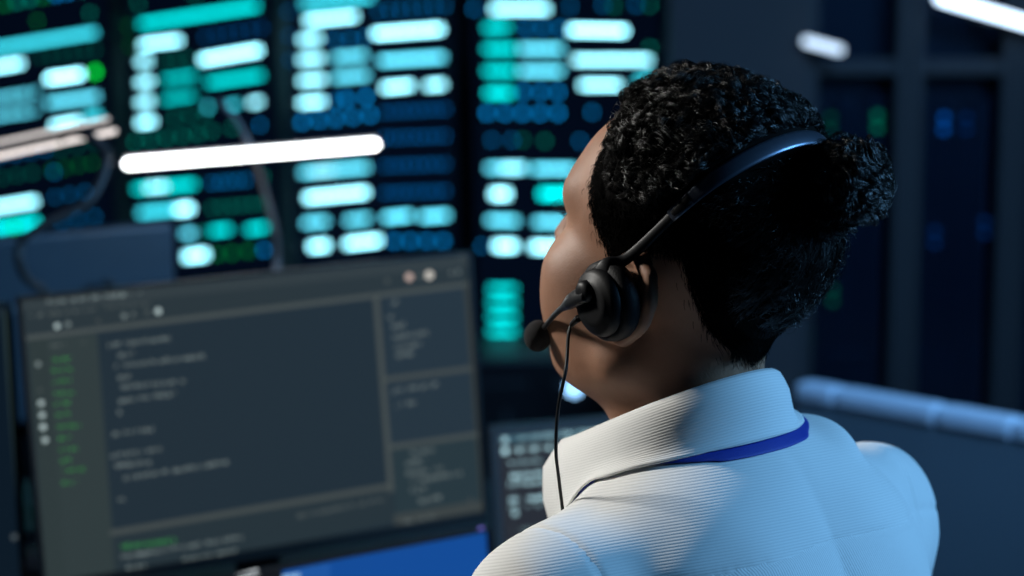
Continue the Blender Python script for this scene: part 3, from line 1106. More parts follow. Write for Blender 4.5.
def torso_sdf(P_):
    A = P_.copy()
    A[:, 0] = np.abs(A[:, 0] - 0.008)
    t = ell(A, (0, -0.005, 0.93), (0.145, 0.095, 0.19))
    t = smin(t, cap(A, (0, -0.005, 1.03), (0.150, -0.005, 1.010), 0.045, 0.038), 0.04)
    t = smin(t, ell(A, (0, 0.0, 0.66), (0.135, 0.095, 0.17)), 0.06)
    t = smin(t, cap(A, SH, EL, 0.040, 0.032), 0.02)
    t = smin(t, cap(A, EL, WR, 0.033, 0.024), 0.02)
    # hands resting forward on the desk: palm, four fingers, thumb
    pal = (0.130, 0.355, 0.772)
    t = smin(t, cap(A, WR, pal, 0.022, 0.020), 0.015)
    hnd = ell(A, (0.125, 0.365, 0.770), (0.036, 0.045, 0.014))
    for k, (fx, L) in enumerate(((0.152, 0.060), (0.133, 0.072), (0.114, 0.068), (0.096, 0.052))):
        k1 = (fx - 0.004, 0.400, 0.772)
        k2 = (fx - 0.008, 0.400 + L * 0.55, 0.776)
        k3 = (fx - 0.010, 0.400 + L, 0.758)
        hnd = smin(hnd, np.minimum(cap(A, k1, k2, 0.009, 0.0085), cap(A, k2, k3, 0.0085, 0.0075)), 0.008)
    hnd = smin(hnd, np.minimum(cap(A, (0.095, 0.350, 0.768), (0.072, 0.378, 0.764), 0.011, 0.010), cap(A, (0.072, 0.378, 0.764), (0.066, 0.408, 0.760), 0.010, 0.008)), 0.008)
    return smin(t, hnd, 0.012)


def shirt_core(P_):
    A = P_.copy()
    A[:, 0] = np.abs(A[:, 0] - 0.008)
    s = ell(A, (0, -0.005, 0.90), (0.178, 0.128, 0.235))
    s = smin(s, ell(A, (0.055, -0.050, 0.965), (0.105, 0.078, 0.135)), 0.05)          # shoulder blades
    s = smin(s, cap(A, (0, -0.012, 1.068), (0.148, -0.005, 1.030), 0.060, 0.052), 0.05)  # trapezius to shoulder
    s = smin(s, cap(P_, (0, 0.012, 1.05), (-0.002, 0.030, 1.108), 0.090, 0.069), 0.035)  # neck hole
    s = smin(s, ell(A, (0, 0, 0.66), (0.165, 0.122, 0.20)), 0.08)
    s = smin(s, cap(A, SH, EL, 0.060, 0.053), 0.035)                                  # sleeves
    s = smin(s, cap(A, EL, WR, 0.052, 0.036), 0.03)
    return s


def shirt_sdf(P_):
    s = shirt_core(P_)
    # pushed-up folds beside the collar on the far shoulder, and over the near one
    s = smin(s, ell(P_, (0.088, -0.026, 1.110), (0.021, 0.032, 0.022)), 0.022)
    s = smin(s, cap(P_, (0.160, -0.030, 1.078), (0.205, -0.008, 1.056), 0.020, 0.028), 0.03)
    s = smin(s, cap(P_, (-0.10, 0.02, 1.080), (-0.17, 0.01, 1.058), 0.012, 0.014), 0.02)
    s = smin(s, cap(P_, (-0.09, -0.045, 1.076), (-0.165, -0.03, 1.048), 0.010, 0.012), 0.02)
    # drape wrinkles
    w_ = np.clip((1.13 - P_[:, 2]) / 0.06, 0, 1)
    s = s - w_ * (0.0026 * vnoise(P_, 42, 3) + 0.0014 * vnoise(P_, 95, 5))
    # yoke seam groove on the back, armhole seams
    back = np.clip((-P_[:, 1] + 0.03) / 0.03, 0, 1)
    s = s + 0.0014 * back * np.exp(-((P_[:, 2] - yoke_z(P_)) / 0.0022) ** 2)
    ax = np.abs(P_[:, 0]) - (0.172 + 0.10 * (1.05 - P_[:, 2]) * 0.3)
    s = s + 0.0013 * np.exp(-(ax / 0.0024) ** 2) * (P_[:, 2] > 0.9)
    return s


def yoke_z(P_):
    return 1.066 - 0.02 * (np.abs(P_[:, 0]) / 0.2) ** 2


# ------------------------------------------------------------------ materials for the person
def skin_mat():
    m = bpy.data.materials.new('skin')
    m.use_nodes = True
    nt = m.node_tree
    b = nt.nodes['Principled BSDF']
    tc = nt.nodes.new('ShaderNodeTexCoord')
    n1 = nt.nodes.new('ShaderNodeTexNoise')
    n1.inputs['Scale'].default_value = 28
    n1.inputs['Detail'].default_value = 5
    nt.links.new(tc.outputs['Object'], n1.inputs['Vector'])
    cr = nt.nodes.new('ShaderNodeValToRGB')
    cr.color_ramp.elements[0].position = 0.3
    cr.color_ramp.elements[0].color = (0.25, 0.122, 0.072, 1)
    cr.color_ramp.elements[1].position = 0.72
    cr.color_ramp.elements[1].color = (0.36, 0.192, 0.120, 1)
    nt.links.new(n1.outputs['Fac'], cr.inputs['Fac'])
    nt.links.new(cr.outputs['Color'], b.inputs['Base Color'])
    b.inputs['Roughness'].default_value = 0.58
    b.inputs['Subsurface Weight'].default_value = 0.12
    b.inputs['Subsurface Radius'].default_value = (0.012, 0.004, 0.002)
    b.inputs['Subsurface Scale'].default_value = 0.6
    n2 = nt.nodes.new('ShaderNodeTexNoise')
    n2.inputs['Scale'].default_value = 700
    n2.inputs['Detail'].default_value = 2
    nt.links.new(tc.outputs['Object'], n2.inputs['Vector'])
    bp = nt.nodes.new('ShaderNodeBump')
    bp.inputs['Strength'].default_value = 0.35
    bp.inputs['Distance'].default_value = 0.0006
    nt.links.new(n2.outputs['Fac'], bp.inputs['Height'])
    nt.links.new(bp.outputs['Normal'], b.inputs['Normal'])
    return m


def cloth_mat(name, axis, freq=2900.0, coord='Object'):
    """white shirting with fine woven ribs running across `axis`"""
    m = bpy.data.materials.new(name)
    m.use_nodes = True
    nt = m.node_tree
    b = nt.nodes['Principled BSDF']
    b.inputs['Roughness'].default_value = 0.85
    b.inputs['Sheen Weight'].default_value = 0.15
    b.inputs['Specular IOR Level'].default_value = 0.2
    if coord == 'rib':
        tc = nt.nodes.new('ShaderNodeAttribute')
        tc.attribute_name = 'rib'
        src = tc.outputs['Fac']
    else:
        tc = nt.nodes.new('ShaderNodeTexCoord')
        dt = nt.nodes.new('ShaderNodeVectorMath')
        dt.operation = 'DOT_PRODUCT'
        dt.inputs[1].default_value = axis
        nt.links.new(tc.outputs['Object'], dt.inputs[0])
        src = dt.outputs['Value']
    mu = nt.nodes.new('ShaderNodeMath')
    mu.operation = 'MULTIPLY'
    mu.inputs[1].default_value = freq
    nt.links.new(src, mu.inputs[0])
    si = nt.nodes.new('ShaderNodeMath')
    si.operation = 'SINE'
    nt.links.new(mu.outputs[0], si.inputs[0])
    mr = nt.nodes.new('ShaderNodeMapRange')
    mr.inputs['From Min'].default_value = -1
    mr.inputs['From Max'].default_value = 0.6
    nt.links.new(si.outputs[0], mr.inputs['Value'])
    mx = nt.nodes.new('ShaderNodeMix')
    mx.data_type = 'RGBA'
    mx.inputs['A'].default_value = (0.66, 0.67, 0.66, 1)
    mx.inputs['B'].default_value = (0.74, 0.745, 0.73, 1)
    nt.links.new(mr.outputs[0], mx.inputs['Factor'])
    nt.links.new(mx.outputs['Result'], b.inputs['Base Color'])
    bp = nt.nodes.new('ShaderNodeBump')
    bp.inputs['Strength'].default_value = 0.3
    bp.inputs['Distance'].default_value = 0.0006
    nt.links.new(mr.outputs[0], bp.inputs['Height'])
    nt.links.new(bp.outputs['Normal'], b.inputs['Normal'])
    return m


def hair_mat(name, col, rough):
    m = bpy.data.materials.new(name)
    m.use_nodes = True
    b = m.node_tree.nodes['Principled BSDF']
    b.inputs['Base Color'].default_value = (*col, 1)
    b.inputs['Roughness'].default_value = rough
    b.inputs['Specular IOR Level'].default_value = 0.5 if rough < 0.6 else 0.06
    tc = m.node_tree.nodes.new('ShaderNodeTexCoord')
    n = m.node_tree.nodes.new('ShaderNodeTexNoise')
    n.inputs['Scale'].default_value = 400
    m.node_tree.links.new(tc.outputs['Object'], n.inputs['Vector'])
    mx = m.node_tree.nodes.new('ShaderNodeMix')
    mx.data_type = 'RGBA'
    mx.inputs['A'].default_value = (*[c * 0.6 for c in col], 1)
    mx.inputs['B'].default_value = (*[c * 1.5 for c in col], 1)
    m.node_tree.links.new(n.outputs['Fac'], mx.inputs['Factor'])
    m.node_tree.links.new(mx.outputs['Result'], b.inputs['Base Color'])
    return m


M_SKIN = skin_mat()
M_HAIR = hair_mat('black_hair', (0.0065, 0.006, 0.0055), 0.36)
M_SCALP = hair_mat('hair_mass', (0.003, 0.0028, 0.0026), 0.9)
M_YOKE = cloth_mat('shirt_yoke_cloth', (0.05, 0.28, 1.0))
M_BACK = cloth_mat('shirt_back_cloth', (1.0, 0.25, 0.10))
M_COLLAR = cloth_mat('shirt_collar_cloth', (0, 0, 1), 2900.0, 'rib')

person = bpy.data.objects.new('person', None)
COL.objects.link(person)
person.matrix_world = PM
person['label'] = 'person in a white ribbed shirt with a curly black hair bun, looking up left'
person['category'] = 'person'

V, F = surface_nets(body_sdf, (-0.32, -0.18, 0.50), (0.32, 0.52, 1.45), 0.0032)
body = mesh_obj('body', V, F, M_SKIN, person)

# shirt, split along its seams into yoke, back/front body and sleeves
V, F = surface_nets(shirt_sdf, (-0.33, -0.20, 0.46), (0.33, 0.34, 1.24), 0.0036)
cen = V[F].mean(1)
hole = np.hypot(cen[:, 0] / 0.068, (cen[:, 1] - 0.032) / 0.071)
keep = ~((hole < 0.98) & (cen[:, 2] > 1.065)) & ~((cen[:, 1] > 0.297) & (cen[:, 2] < 0.84))
F, cen = F[keep], cen[keep]
arm_x = np.abs(cen[:, 0]) - (0.172 + 0.03 * (1.05 - cen[:, 2]))
is_sleeve = (arm_x > 0) | ((cen[:, 1] > 0.14) & (cen[:, 2] < 0.90))
is_yoke = ~is_sleeve & (cen[:, 2] > yoke_z(cen)) & (cen[:, 1] < 0.055)


def part_of(name, mask, material, parent):
    f_ = F[mask]
    u_, inv = np.unique(f_, return_inverse=True)
    return mesh_obj(name, V[u_], inv.reshape(f_.shape), material, parent)


shirt = part_of('shirt', ~is_sleeve & ~is_yoke, M_BACK, person)
shirt['label'] = 'white finely ribbed long-sleeved shirt'
part_of('yoke', is_yoke, M_YOKE, shirt)
for sgn in (-1, 1):
    part_of('sleeve', is_sleeve & (cen[:, 0] * sgn > 0), M_YOKE, shirt)


def push_out(p_, gap):
    for _ in range(3):
        q_ = p_.astype(np.float32)
        v_ = shirt_sdf(q_)
        p_ = p_ + grad(shirt_sdf, q_) * np.clip(gap - v_, 0, 1)[:, None]
    return p_


def drop_on(p_, gap):
    for _ in range(4):
        q_ = p_.astype(np.float32)
        p_ = p_ + grad(shirt_sdf, q_) * (gap - shirt_sdf(q_))[:, None]
    return p_


# collar: stand and turned-down leaf swept round the neck
def collar_rows(n=96, inner=False):
    rows = []
    lim = 146
    for i in range(n + 1):
        phi = math.radians(-lim + 2 * lim * i / n)
        f_ = abs(phi) / math.radians(lim)
        d_ = np.array([-math.sin(phi), -math.cos(phi), 0.0])
        a_, b_ = 0.0670, 0.0735 + 0.018 * f_ ** 3
        cx, cy = -0.004, 0.033
        p0 = np.array([cx + d_[0] * a_, cy + d_[1] * b_, 0])
        zt_ = 1.182 - 0.075 * (1 - math.cos(phi)) / 2
        L = 0.044 + 0.034 * max(0, f_ - 0.25) / 0.75
        flare = 0.020 + 0.010 * f_ ** 2
        fw = np.array([0, 1.0, 0]) * 0.020 * max(0, f_ - 0.6) / 0.4
        prof = [(0.001, -0.036), (0.000, -0.018), (0.001, -0.002), (0.0032, 0.0006), (0.0062, -0.001)]
        pr = [p0 + d_ * r_ + np.array([0, 0, zt_ + z_]) for r_, z_ in prof]
        for t_ in (0.15, 0.3, 0.45, 0.6, 0.75, 0.9, 1.0):
            rr = 0.0062 + (flare - 0.0062) * t_ + 0.003 * math.sin(math.pi * t_)
            pr.append(p0 + d_ * rr + fw * t_ + np.array([0, 0, zt_ - L * t_]))
        rows.append(pr)
    # the leaf of the collar lies on the shirt towards its lower edge
    rows = np.array(rows)
    for q_, w_ in zip(range(5, 12), (0, 0, 0.15, 0.3, 0.5, 0.75, 0.9)):
        p_ = push_out(rows[:, q_], 0.0030)
        rows[:, q_] = p_ * (1 - w_) + drop_on(p_, 0.0030) * w_
    return rows


rows = collar_rows()
k = len(rows[0])
Vc = [tuple(p_) for r_ in rows for p_ in r_]
Fc = [(i * k + j, i * k + j + 1, (i + 1) * k + j + 1, (i + 1) * k + j) for i in range(len(rows) - 1) for j in range(k - 1)]
col_o = mesh_obj('collar', Vc, Fc, M_COLLAR, shirt)
at_ = col_o.data.attributes.new('rib', 'FLOAT', 'POINT')
dist = []
for r_ in rows:
    s_ = 0.0
    for j in range(k):
        if j:
            s_ += float(np.linalg.norm(r_[j] - r_[j - 1]))
        dist.append(s_)
at_.data.foreach_set('value', dist)
sm = col_o.modifiers.new('thickness', 'SOLIDIFY')
sm.thickness = 0.0016
sm.offset = 0.0

# ------------------------------------------------------------------ hair
POLY = [(0.074, 0.30), (0.072, 0.118), (0.052, 0.106), (0.043, 0.092), (0.043, 0.074), (0.039, 0.054), (0.023, 0.032), (0.006, 0.010), (0.003, -0.012), (-0.012, -0.004), (-0.020, 0.040),
        (-0.044, 0.040), (-0.050, 0.015), (-0.058, -0.012), (-0.074, -0.040), (-0.095, -0.065), (-0.125, -0.090), (-0.3, -0.100), (-0.3, 0.30)]


def poly_sdf(y, z):
    pts = np.array(POLY, np.float32)
    d = np.full(len(y), 1e9, np.float32)
    s = np.ones(len(y), np.float32)
    n = len(pts)
    for i in range(n):
        a_, b_ = pts[i], pts[i - 1]
        e0, e1 = b_ - a_
        w0, w1 = y - a_[0], z - a_[1]
        t = np.clip((w0 * e0 + w1 * e1) / (e0 * e0 + e1 * e1), 0, 1)
        d = np.minimum(d, (w0 - e0 * t) ** 2 + (w1 - e1 * t) ** 2)
        c1, c2, c3 = z >= a_[1], z < b_[1], e0 * w1 > e1 * w0
        fl = (c1 & c2 & c3) | (~c1 & ~c2 & ~c3)
        s = np.where(fl, -s, s)
    return s * np.sqrt(d)


def hair_thick(Q):
    edge = np.clip(-poly_sdf(Q[:, 1], Q[:, 2]) / 0.022, 0, 1)
    top = np.clip((Q[:, 2] - 0.050) / 0.05, 0, 1)
    back = np.clip((-Q[:, 1] - 0.055) / 0.05, 0, 1) * np.clip((Q[:, 2] + 0.055) / 0.06, 0, 1)
    return 0.0006 + (0.0016 + 0.0125 * top * (1 - 0.5 * back) + 0.010 * back * (1 - top)) * edge


def skull_neck(Q):
    d = head_base(Q)
    nk = neck_sdf(from_head(Q).astype(np.float32)) / HS
    return smin(d, nk, 0.03)


BUN = np.array((0.008, -0.111, 0.104), np.float32)


def hair_sdf(Q):
    d = skull_neck(Q) - hair_thick(Q)
    d = d - 0.0022 * vnoise(Q, 260, 21) * np.clip(hair_thick(Q) / 0.012, 0, 1) - 0.0016 * vnoise(Q, 120, 22) * np.clip(hair_thick(Q) / 0.012, 0, 1)
    d = smax(d, poly_sdf(Q[:, 1], Q[:, 2]) + 0.0, 0.006)
    return d


def bun_sdf(Q):
    b_ = ell(Q, BUN, (0.025, 0.024, 0.027))
    b_ = smin(b_, cap(Q, (0.005, -0.085, 0.085), BUN, 0.024, 0.021), 0.012)
    return b_ - 0.0035 * vnoise(Q, 190, 31) - 0.002 * vnoise(Q, 420, 32)


def hair_mesh(name, f, lo, hi, h_):
    v_, f_ = surface_nets(f, lo, hi, h_)
    return mesh_obj(name, from_head(v_), f_, M_SCALP, person), v_, f_


hair_o, hv, hf = hair_mesh('hair', hair_sdf, (-0.12, -0.16, -0.11), (0.12, 0.12, 0.19), 0.0028)
hair_o['label'] = 'short curly black hair pulled back'
bun_o, bv, bf = hair_mesh('hair_bun', bun_sdf, (-0.07, -0.19, 0.02), (0.09, -0.04, 0.17), 0.0028)
bun_o['label'] = 'small curly black bun at the back of the head'


def strands_mesh(paths, r0, name, parent, material=None):
    """paths: (N, S, 3) in head frame; thin three-sided strands joined into one mesh"""
    N, S, _ = paths.shape
    tan = np.gradient(paths, axis=1)
    tan /= np.linalg.norm(tan, axis=2, keepdims=True) + 1e-9
    ref = np.array([0.37, 0.61, 0.70])
    u_ = np.cross(tan, ref)
    u_ /= np.linalg.norm(u_, axis=2, keepdims=True) + 1e-9
    w_ = np.cross(tan, u_)
    taper = np.linspace(1.0, 0.45, S)[None, :, None]
    r0 = np.broadcast_to(np.asarray(r0, float), (N,)).reshape(-1, 1, 1)
    ring = [paths + r0 * taper * (math.cos(a_) * u_ + math.sin(a_) * w_) for a_ in (0, 2.094, 4.189)]
    V_ = np.stack(ring, 2).reshape(-1, 3)
    V_ = from_head(V_)
    base_ = (np.arange(N) * S * 3)[:, None, None]
    i_ = np.arange(S - 1)[None, :, None] * 3
    j_ = np.arange(3)[None, None, :]
    a_ = base_ + i_ + j_
    b_ = base_ + i_ + (j_ + 1) % 3
    F_ = np.stack([a_, b_, b_ + 3, a_ + 3], -1).reshape(-1, 4)
    me = bpy.data.meshes.new(name)
    me.vertices.add(len(V_))
    me.vertices.foreach_set('co', V_.astype(np.float32).ravel())
    me.loops.add(len(F_) * 4)
    me.loops.foreach_set('vertex_index', F_.astype(np.int32).ravel())
    me.polygons.add(len(F_))
    me.polygons.foreach_set('loop_start', np.arange(0, len(F_) * 4, 4, dtype=np.int32))
    me.polygons.foreach_set('use_smooth', np.ones(len(F_), bool))
    me.update(calc_edges=True)
    me.materials.append(material or M_HAIR)
    o = bpy.data.objects.new(name, me)
    COL.objects.link(o)
    o.parent = parent
    o['kind'] = 'stuff'
    return o


def sample_surface(v_, f_, n):
    tri = np.vstack([f_[:, [0, 1, 2]], f_[:, [0, 2, 3]]])
    a_, b_, c_ = v_[tri[:, 0]], v_[tri[:, 1]], v_[tri[:, 2]]
    ar = np.linalg.norm(np.cross(b_ - a_, c_ - a_), axis=1)
    t = RNG.choice(len(tri), n, p=ar / ar.sum())
    r1, r2 = np.sqrt(RNG.random(n)), RNG.random(n)
    return (1 - r1)[:, None] * a_[t] + (r1 * (1 - r2))[:, None] * b_[t] + (r1 * r2)[:, None] * c_[t]


def grow(f, roots, flow, length, S, curl_amp, curl_len, lift, lock=1):
    """strands that creep over surface f along flow with a helical curl; `lock` strands share one curl; returns (N, S, 3)"""
    N = len(roots)
    p_ = roots.astype(np.float32)
    sh = lambda a_: np.repeat(a_, lock)[:N]
    nl = N // lock + 1
    ph = sh(RNG.uniform(0, 6.28, nl)) + RNG.normal(0, 0.25, N)
    cl = sh(curl_len * RNG.uniform(0.7, 1.4, nl))
    amp = sh(curl_amp * RNG.uniform(0.5, 1.4, nl)) * RNG.uniform(0.75, 1.2, N)
    sgn = sh(RNG.choice([-1, 1], nl))
    lf = sh(lift * RNG.uniform(0.1, 1.0, nl)) * RNG.uniform(0.8, 1.2, N)
    out = []
    step = (length / (S - 1))
    for s in range(S):
        g = grad(f, p_)
        d_ = flow(p_)
        d_ = d_ - g * (d_ * g).sum(1, keepdims=True)
        d_ /= np.linalg.norm(d_, axis=1, keepdims=True) + 1e-9
        side = np.cross(g, d_)
        t = s / (S - 1)
        a_ = ph + sgn * 6.28 * (t * length) / cl
        e_ = amp * min(1.0, 0.25 + t * 2.5)
        out.append(p_ + g * (lf * math.sin(min(1.0, t * 1.6) * math.pi / 2) + e_ * np.sin(a_))[:, None] + side * (e_ * np.cos(a_))[:, None])
        p_ = (p_ + d_ * step[:, None]).astype(np.float32)
        p_ = (p_ - g * f(p_)[:, None]).astype(np.float32)
    return np.stack(out, 1)


def locks(roots, n, spread):
    """n jittered strand roots round each lock root"""
    r_ = np.repeat(roots, n, 0)
    return r_ + RNG.normal(0, spread, r_.shape)


# headband line, needed here so that curls keep clear of it
TB = math.radians(33)


def band_point(t):
    """t: 0 at left ear .. pi at right ear"""
    c_, s_ = math.cos(t), math.sin(t)
    d_ = np.array([-c_ * 0.95, -s_ * math.sin(TB), s_ * math.cos(TB)])
    o_ = np.array([0, 0.004, 0.004])
    lo_, hi_ = 0.05, 0.2
    for _ in range(24):
        mid_ = (lo_ + hi_) / 2
        q_ = (o_ + d_ * mid_)[None].astype(np.float32)
        v_ = skull_neck(q_)[0] - max(0.006, float(hair_thick(q_)[0])) - 0.0025
        if v_ < 0:
            lo_ = mid_
        else:
            hi_ = mid_
    return o_ + d_ * hi_


ts = np.linspace(math.radians(14), math.radians(166), 61)
bp_ = np.array([band_point(t) for t in ts])
for _ in range(6):
    bp_[1:-1] = 0.25 * bp_[:-2] + 0.5 * bp_[1:-1] + 0.25 * bp_[2:]


def clear_of_band(ps_, gap=0.0085):
    ok = np.ones(len(ps_), bool)
    for b_ in bp_:
        ok &= np.linalg.norm(ps_ - b_, axis=2).min(1) > gap
    return ps_[ok]


pts = sample_surface(hv, hf, 60000)
on = np.abs(skull_neck(pts.astype(np.float32)) - hair_thick(pts.astype(np.float32))) < 0.006
pts = pts[on]
thk = hair_thick(pts.astype(np.float32))
long_ = thk > 0.0062


def flow_back(p_):
    d_ = (BUN + np.array([0, 0.03, 0.01])) - p_
    d_ = d_ / np.linalg.norm(d_, axis=1, keepdims=True)
    n_ = np.stack([vnoise(p_, 130, s_) for s_ in (41, 42, 43)], 1)
    return (d_ + 1.1 * n_).astype(np.float32)


def flow_comb(p_):
    d_ = (BUN + np.array([0, 0.02, 0.0])) - p_
    d_ = d_ / np.linalg.norm(d_, axis=1, keepdims=True)
    n_ = np.stack([vnoise(p_, 120, s_) for s_ in (44, 45, 46)], 1)
    return (d_ + 0.35 * n_).astype(np.float32)


def flow_down(p_):
    n_ = np.stack([vnoise(p_, 200, s_) for s_ in (51, 52, 53)], 1)
    return (np.array([0, -0.5, -1.0]) + 0.6 * n_).astype(np.float32)


smooth_hair = lambda Q: skull_neck(Q) - hair_thick(Q) + 0.001
front = pts[:, 1] * math.cos(TB) + pts[:, 2] * math.sin(TB) > 0.006
pf = pts[long_ & front]
pb = pts[long_ & ~front]
rt = locks(pf[:900], 13, 0.0011)
ln = np.repeat(RNG.uniform(0.020, 0.040, len(rt) // 13), 13)
ps = grow(smooth_hair, rt, flow_back, ln, 15, 0.0036, 0.019, 0.0055, 13)
strands_mesh(clear_of_band(ps), 0.00030, 'hair_curls', hair_o)
# behind the band the hair is combed flat towards the bun
rt = locks(pb[:520], 12, 0.0016)
ln = np.repeat(RNG.uniform(0.020, 0.045, len(rt) // 12), 12)
ps = grow(smooth_hair, rt, flow_comb, ln, 11, 0.0012, 0.03, 0.0030, 12)
strands_mesh(clear_of_band(ps), 0.00028, 'combed_hair', hair_o)
# single flyaway hairs between the locks
rt = np.vstack([pf[1000:3600], pb[600:1500]])
ps = grow(smooth_hair, rt, flow_back, RNG.uniform(0.012, 0.03, len(rt)), 11, 0.0026, 0.014, 0.007)
strands_mesh(clear_of_band(ps), 0.00022, 'loose_hair', hair_o)

# close-cropped sides and nape, thinning out past the hairline
rs = np.vstack([pts[~long_][:14000], pts[~long_][:9000] + RNG.normal(0, 0.006, (len(pts[~long_][:9000]), 3))]).astype(np.float32)
for _ in range(2):
    rs = (rs - grad(skull_neck, rs) * skull_neck(rs)[:, None]).astype(np.float32)
pd = poly_sdf(rs[:, 1], rs[:, 2])
rs = rs[(pd < 0.012) & (RNG.random(len(rs)) < np.exp(-np.clip(pd, 0, 1) / 0.004))]
ln = RNG.uniform(0.003, 0.007, len(rs))
ps = grow(lambda Q: skull_neck(Q) - hair_thick(Q), rs, flow_down, ln, 4, 0.0003, 0.02, 0.0024)
strands_mesh(clear_of_band(ps, 0.003), 0.00022, 'short_hair', hair_o, M_SCALP)


# bun curls
def flow_bun(p_):
    q = p_ - BUN
    ax_ = np.array([0.5, -0.7, 0.4])
    n_ = np.stack([vnoise(p_, 110, s_) for s_ in (61, 62, 63)], 1)
    return (np.cross(np.broadcast_to(ax_, q.shape), q / (np.linalg.norm(q, axis=1, keepdims=True) + 1e-6)) + 1.2 * n_).astype(np.float32)


rb_ = locks(sample_surface(bv, bf, 330), 12, 0.0011)
bun_smooth = lambda Q: smin(ell(Q, BUN, (0.025, 0.024, 0.027)), cap(Q, (0.005, -0.085, 0.085), BUN, 0.024, 0.021), 0.012) - 0.001
ps = grow(bun_smooth, rb_, flow_bun, np.repeat(RNG.uniform(0.018, 0.042, 330), 12), 15, 0.0034, 0.017, 0.0045, 12)
strands_mesh(clear_of_band(ps, 0.008), 0.00030, 'bun_curls', bun_o)

# eyelashes and eyebrow hairs of the left eye
la = []
for i in range(26):
    t = i / 25
    r_ = np.array((-0.0445 + 0.026 * t, 0.0775 + 0.0085 * math.sin(math.pi * (0.15 + 0.8 * t)), 0.0245 + 0.002 * math.sin(math.pi * t)))
    d_ = np.array((-0.45 + 0.5 * t, 0.8, 0.25))
    d_ /= np.linalg.norm(d_)
    la.append([r_ + d_ * 0.0125 * s + np.array([0, 0, 0.0025]) * s * s for s in np.linspace(0, 1, 5)])
strands_mesh(np.array(la), np.full(len(la), 0.00030), 'eyelashes', body)

# ------------------------------------------------------------------ lanyard under the collar
M_LAN = mat('royal_blue_webbing', (0.008, 0.030, 0.30), 0.6, noise=0.15, nscale=900, bump=0.4, bscale=1500)
lr, ln_ = [], []
for i in range(0, 97):
    phi = math.radians(-146 + 292 * i / 96)
    if abs(phi) > math.radians(118):
        continue
    d_ = np.array([-math.sin(phi), -math.cos(phi), 0.0])
    f_ = abs(phi) / math.radians(146)
    tuck = 0.0062 - 0.026 * min(1.0, max(0.0, (f_ - 0.20) / 0.26))
    p_ = drop_on((rows[i][-1] + d_ * 0.001 - np.array([0, 0, tuck]))[None], 0.0012)[0]
    lr.append(p_)
    ln_.append(grad(shirt_sdf, p_[None].astype(np.float32))[0].astype(float))
lr = np.array(lr)
# both ends run on down the front of the chest to meet
front = np.array([0.0, 0.135, 1.0])


def down(e, s):
    q1 = np.array([0.052 * s, 0.095, 1.075])
    q2 = np.array([0.028 * s, 0.128, 1.00])
    q3 = np.array([0.004 * s, 0.146, 0.90])
    return [q1, q2, q3]


e0, e1 = (1, -1) if lr[0][0] > 0 else (-1, 1)
path = np.array(down(None, e0)[::-1] + list(lr) + down(None, e1))
nr = np.array([[0, 1, 0.25]] * 3 + ln_ + [[0, 1, 0.25]] * 3)
nr = nr / np.linalg.norm(nr, axis=1)[:, None]
fine = catmull(path, 3)
nfine = catmull(nr, 3)
lan = ribbon('lanyard', fine, nfine, 0.0115, 0.0014, M_LAN)
lan.matrix_world = PM
lan['label'] = 'royal blue lanyard ribbon showing under the shirt collar'
lan['category'] = 'lanyard'

# ------------------------------------------------------------------ headset
M_HS = mat('headset_black', (0.006, 0.0065, 0.0075), 0.5, noise=0.2, nscale=200, bump=0.08, bscale=900, spec=0.22)
M_HSG = mat('headset_gloss', (0.007, 0.0075, 0.009), 0.45, spec=0.2)
M_FOAM = mat('mic_foam', (0.006, 0.006, 0.007), 0.95, noise=0.4, nscale=1500, bump=0.9, bscale=1400)
M_PAD = mat('ear_pad_leatherette', (0.007, 0.007, 0.008), 0.55, noise=0.2, bump=0.3, bscale=600, spec=0.2)
hs = bpy.data.objects.new('headset', None)
COL.objects.link(hs)
HW = PM @ HM @ Matrix.Scale(HS, 4)
hs.matrix_world = HW
hs['label'] = 'black call headset with boom microphone worn over the black hair'
hs['category'] = 'headset'


def lathe(name, prof, mtx, material, parent, n=40):
    """prof: (radius, height) pairs round local Z"""
    V_, F_ = [], []
    for r_, z_ in prof:
        for i in range(n):
            a_ = 2 * math.pi * i / n
            V_.append(tuple(mtx @ Vector((r_ * math.cos(a_), r_ * math.sin(a_), z_))))
    m_ = len(prof)
    for j in range(m_ - 1):
        for i in range(n):
            F_.append((j * n + i, j * n + (i + 1) % n, (j + 1) * n + (i + 1) % n, (j + 1) * n + i))
    F_.append(tuple(range(n))[::-1])
    F_.append(tuple((m_ - 1) * n + i for i in range(n)))
    return mesh_obj(name, V_, F_, material, parent)


def out_frame(c_, zdir, ydir=(0, 0, 1)):
    z_ = Vector(zdir).normalized()
    x_ = Vector(ydir).cross(z_).normalized()
    y_ = z_.cross(x_)
    m_ = Matrix((x_, y_, z_)).transposed().to_4x4()
    m_.translation = c_
    return m_


for sgn in (-1, 1):
    cf = out_frame((sgn * 0.0835, -0.008, -0.002), (sgn * 1.0, 0.22, -0.10))
    lathe('ear_cushion', [(0.010, -0.003), (0.0250, -0.002), (0.0278, 0.001), (0.0288, 0.006), (0.0278, 0.011), (0.024, 0.0135), (0.010, 0.0135)], cf, M_PAD, hs)
    cup = lathe('ear_cup', [(0.012, 0.012), (0.0236, 0.0125), (0.0242, 0.0145), (0.0232, 0.0180), (0.0205, 0.0205), (0.0165, 0.0218), (0.0160, 0.0224), (0.012, 0.0228), (0.004, 0.0230)], cf, M_HS, hs)
    if sgn < 0:
        CF = cf
        CUP = cup

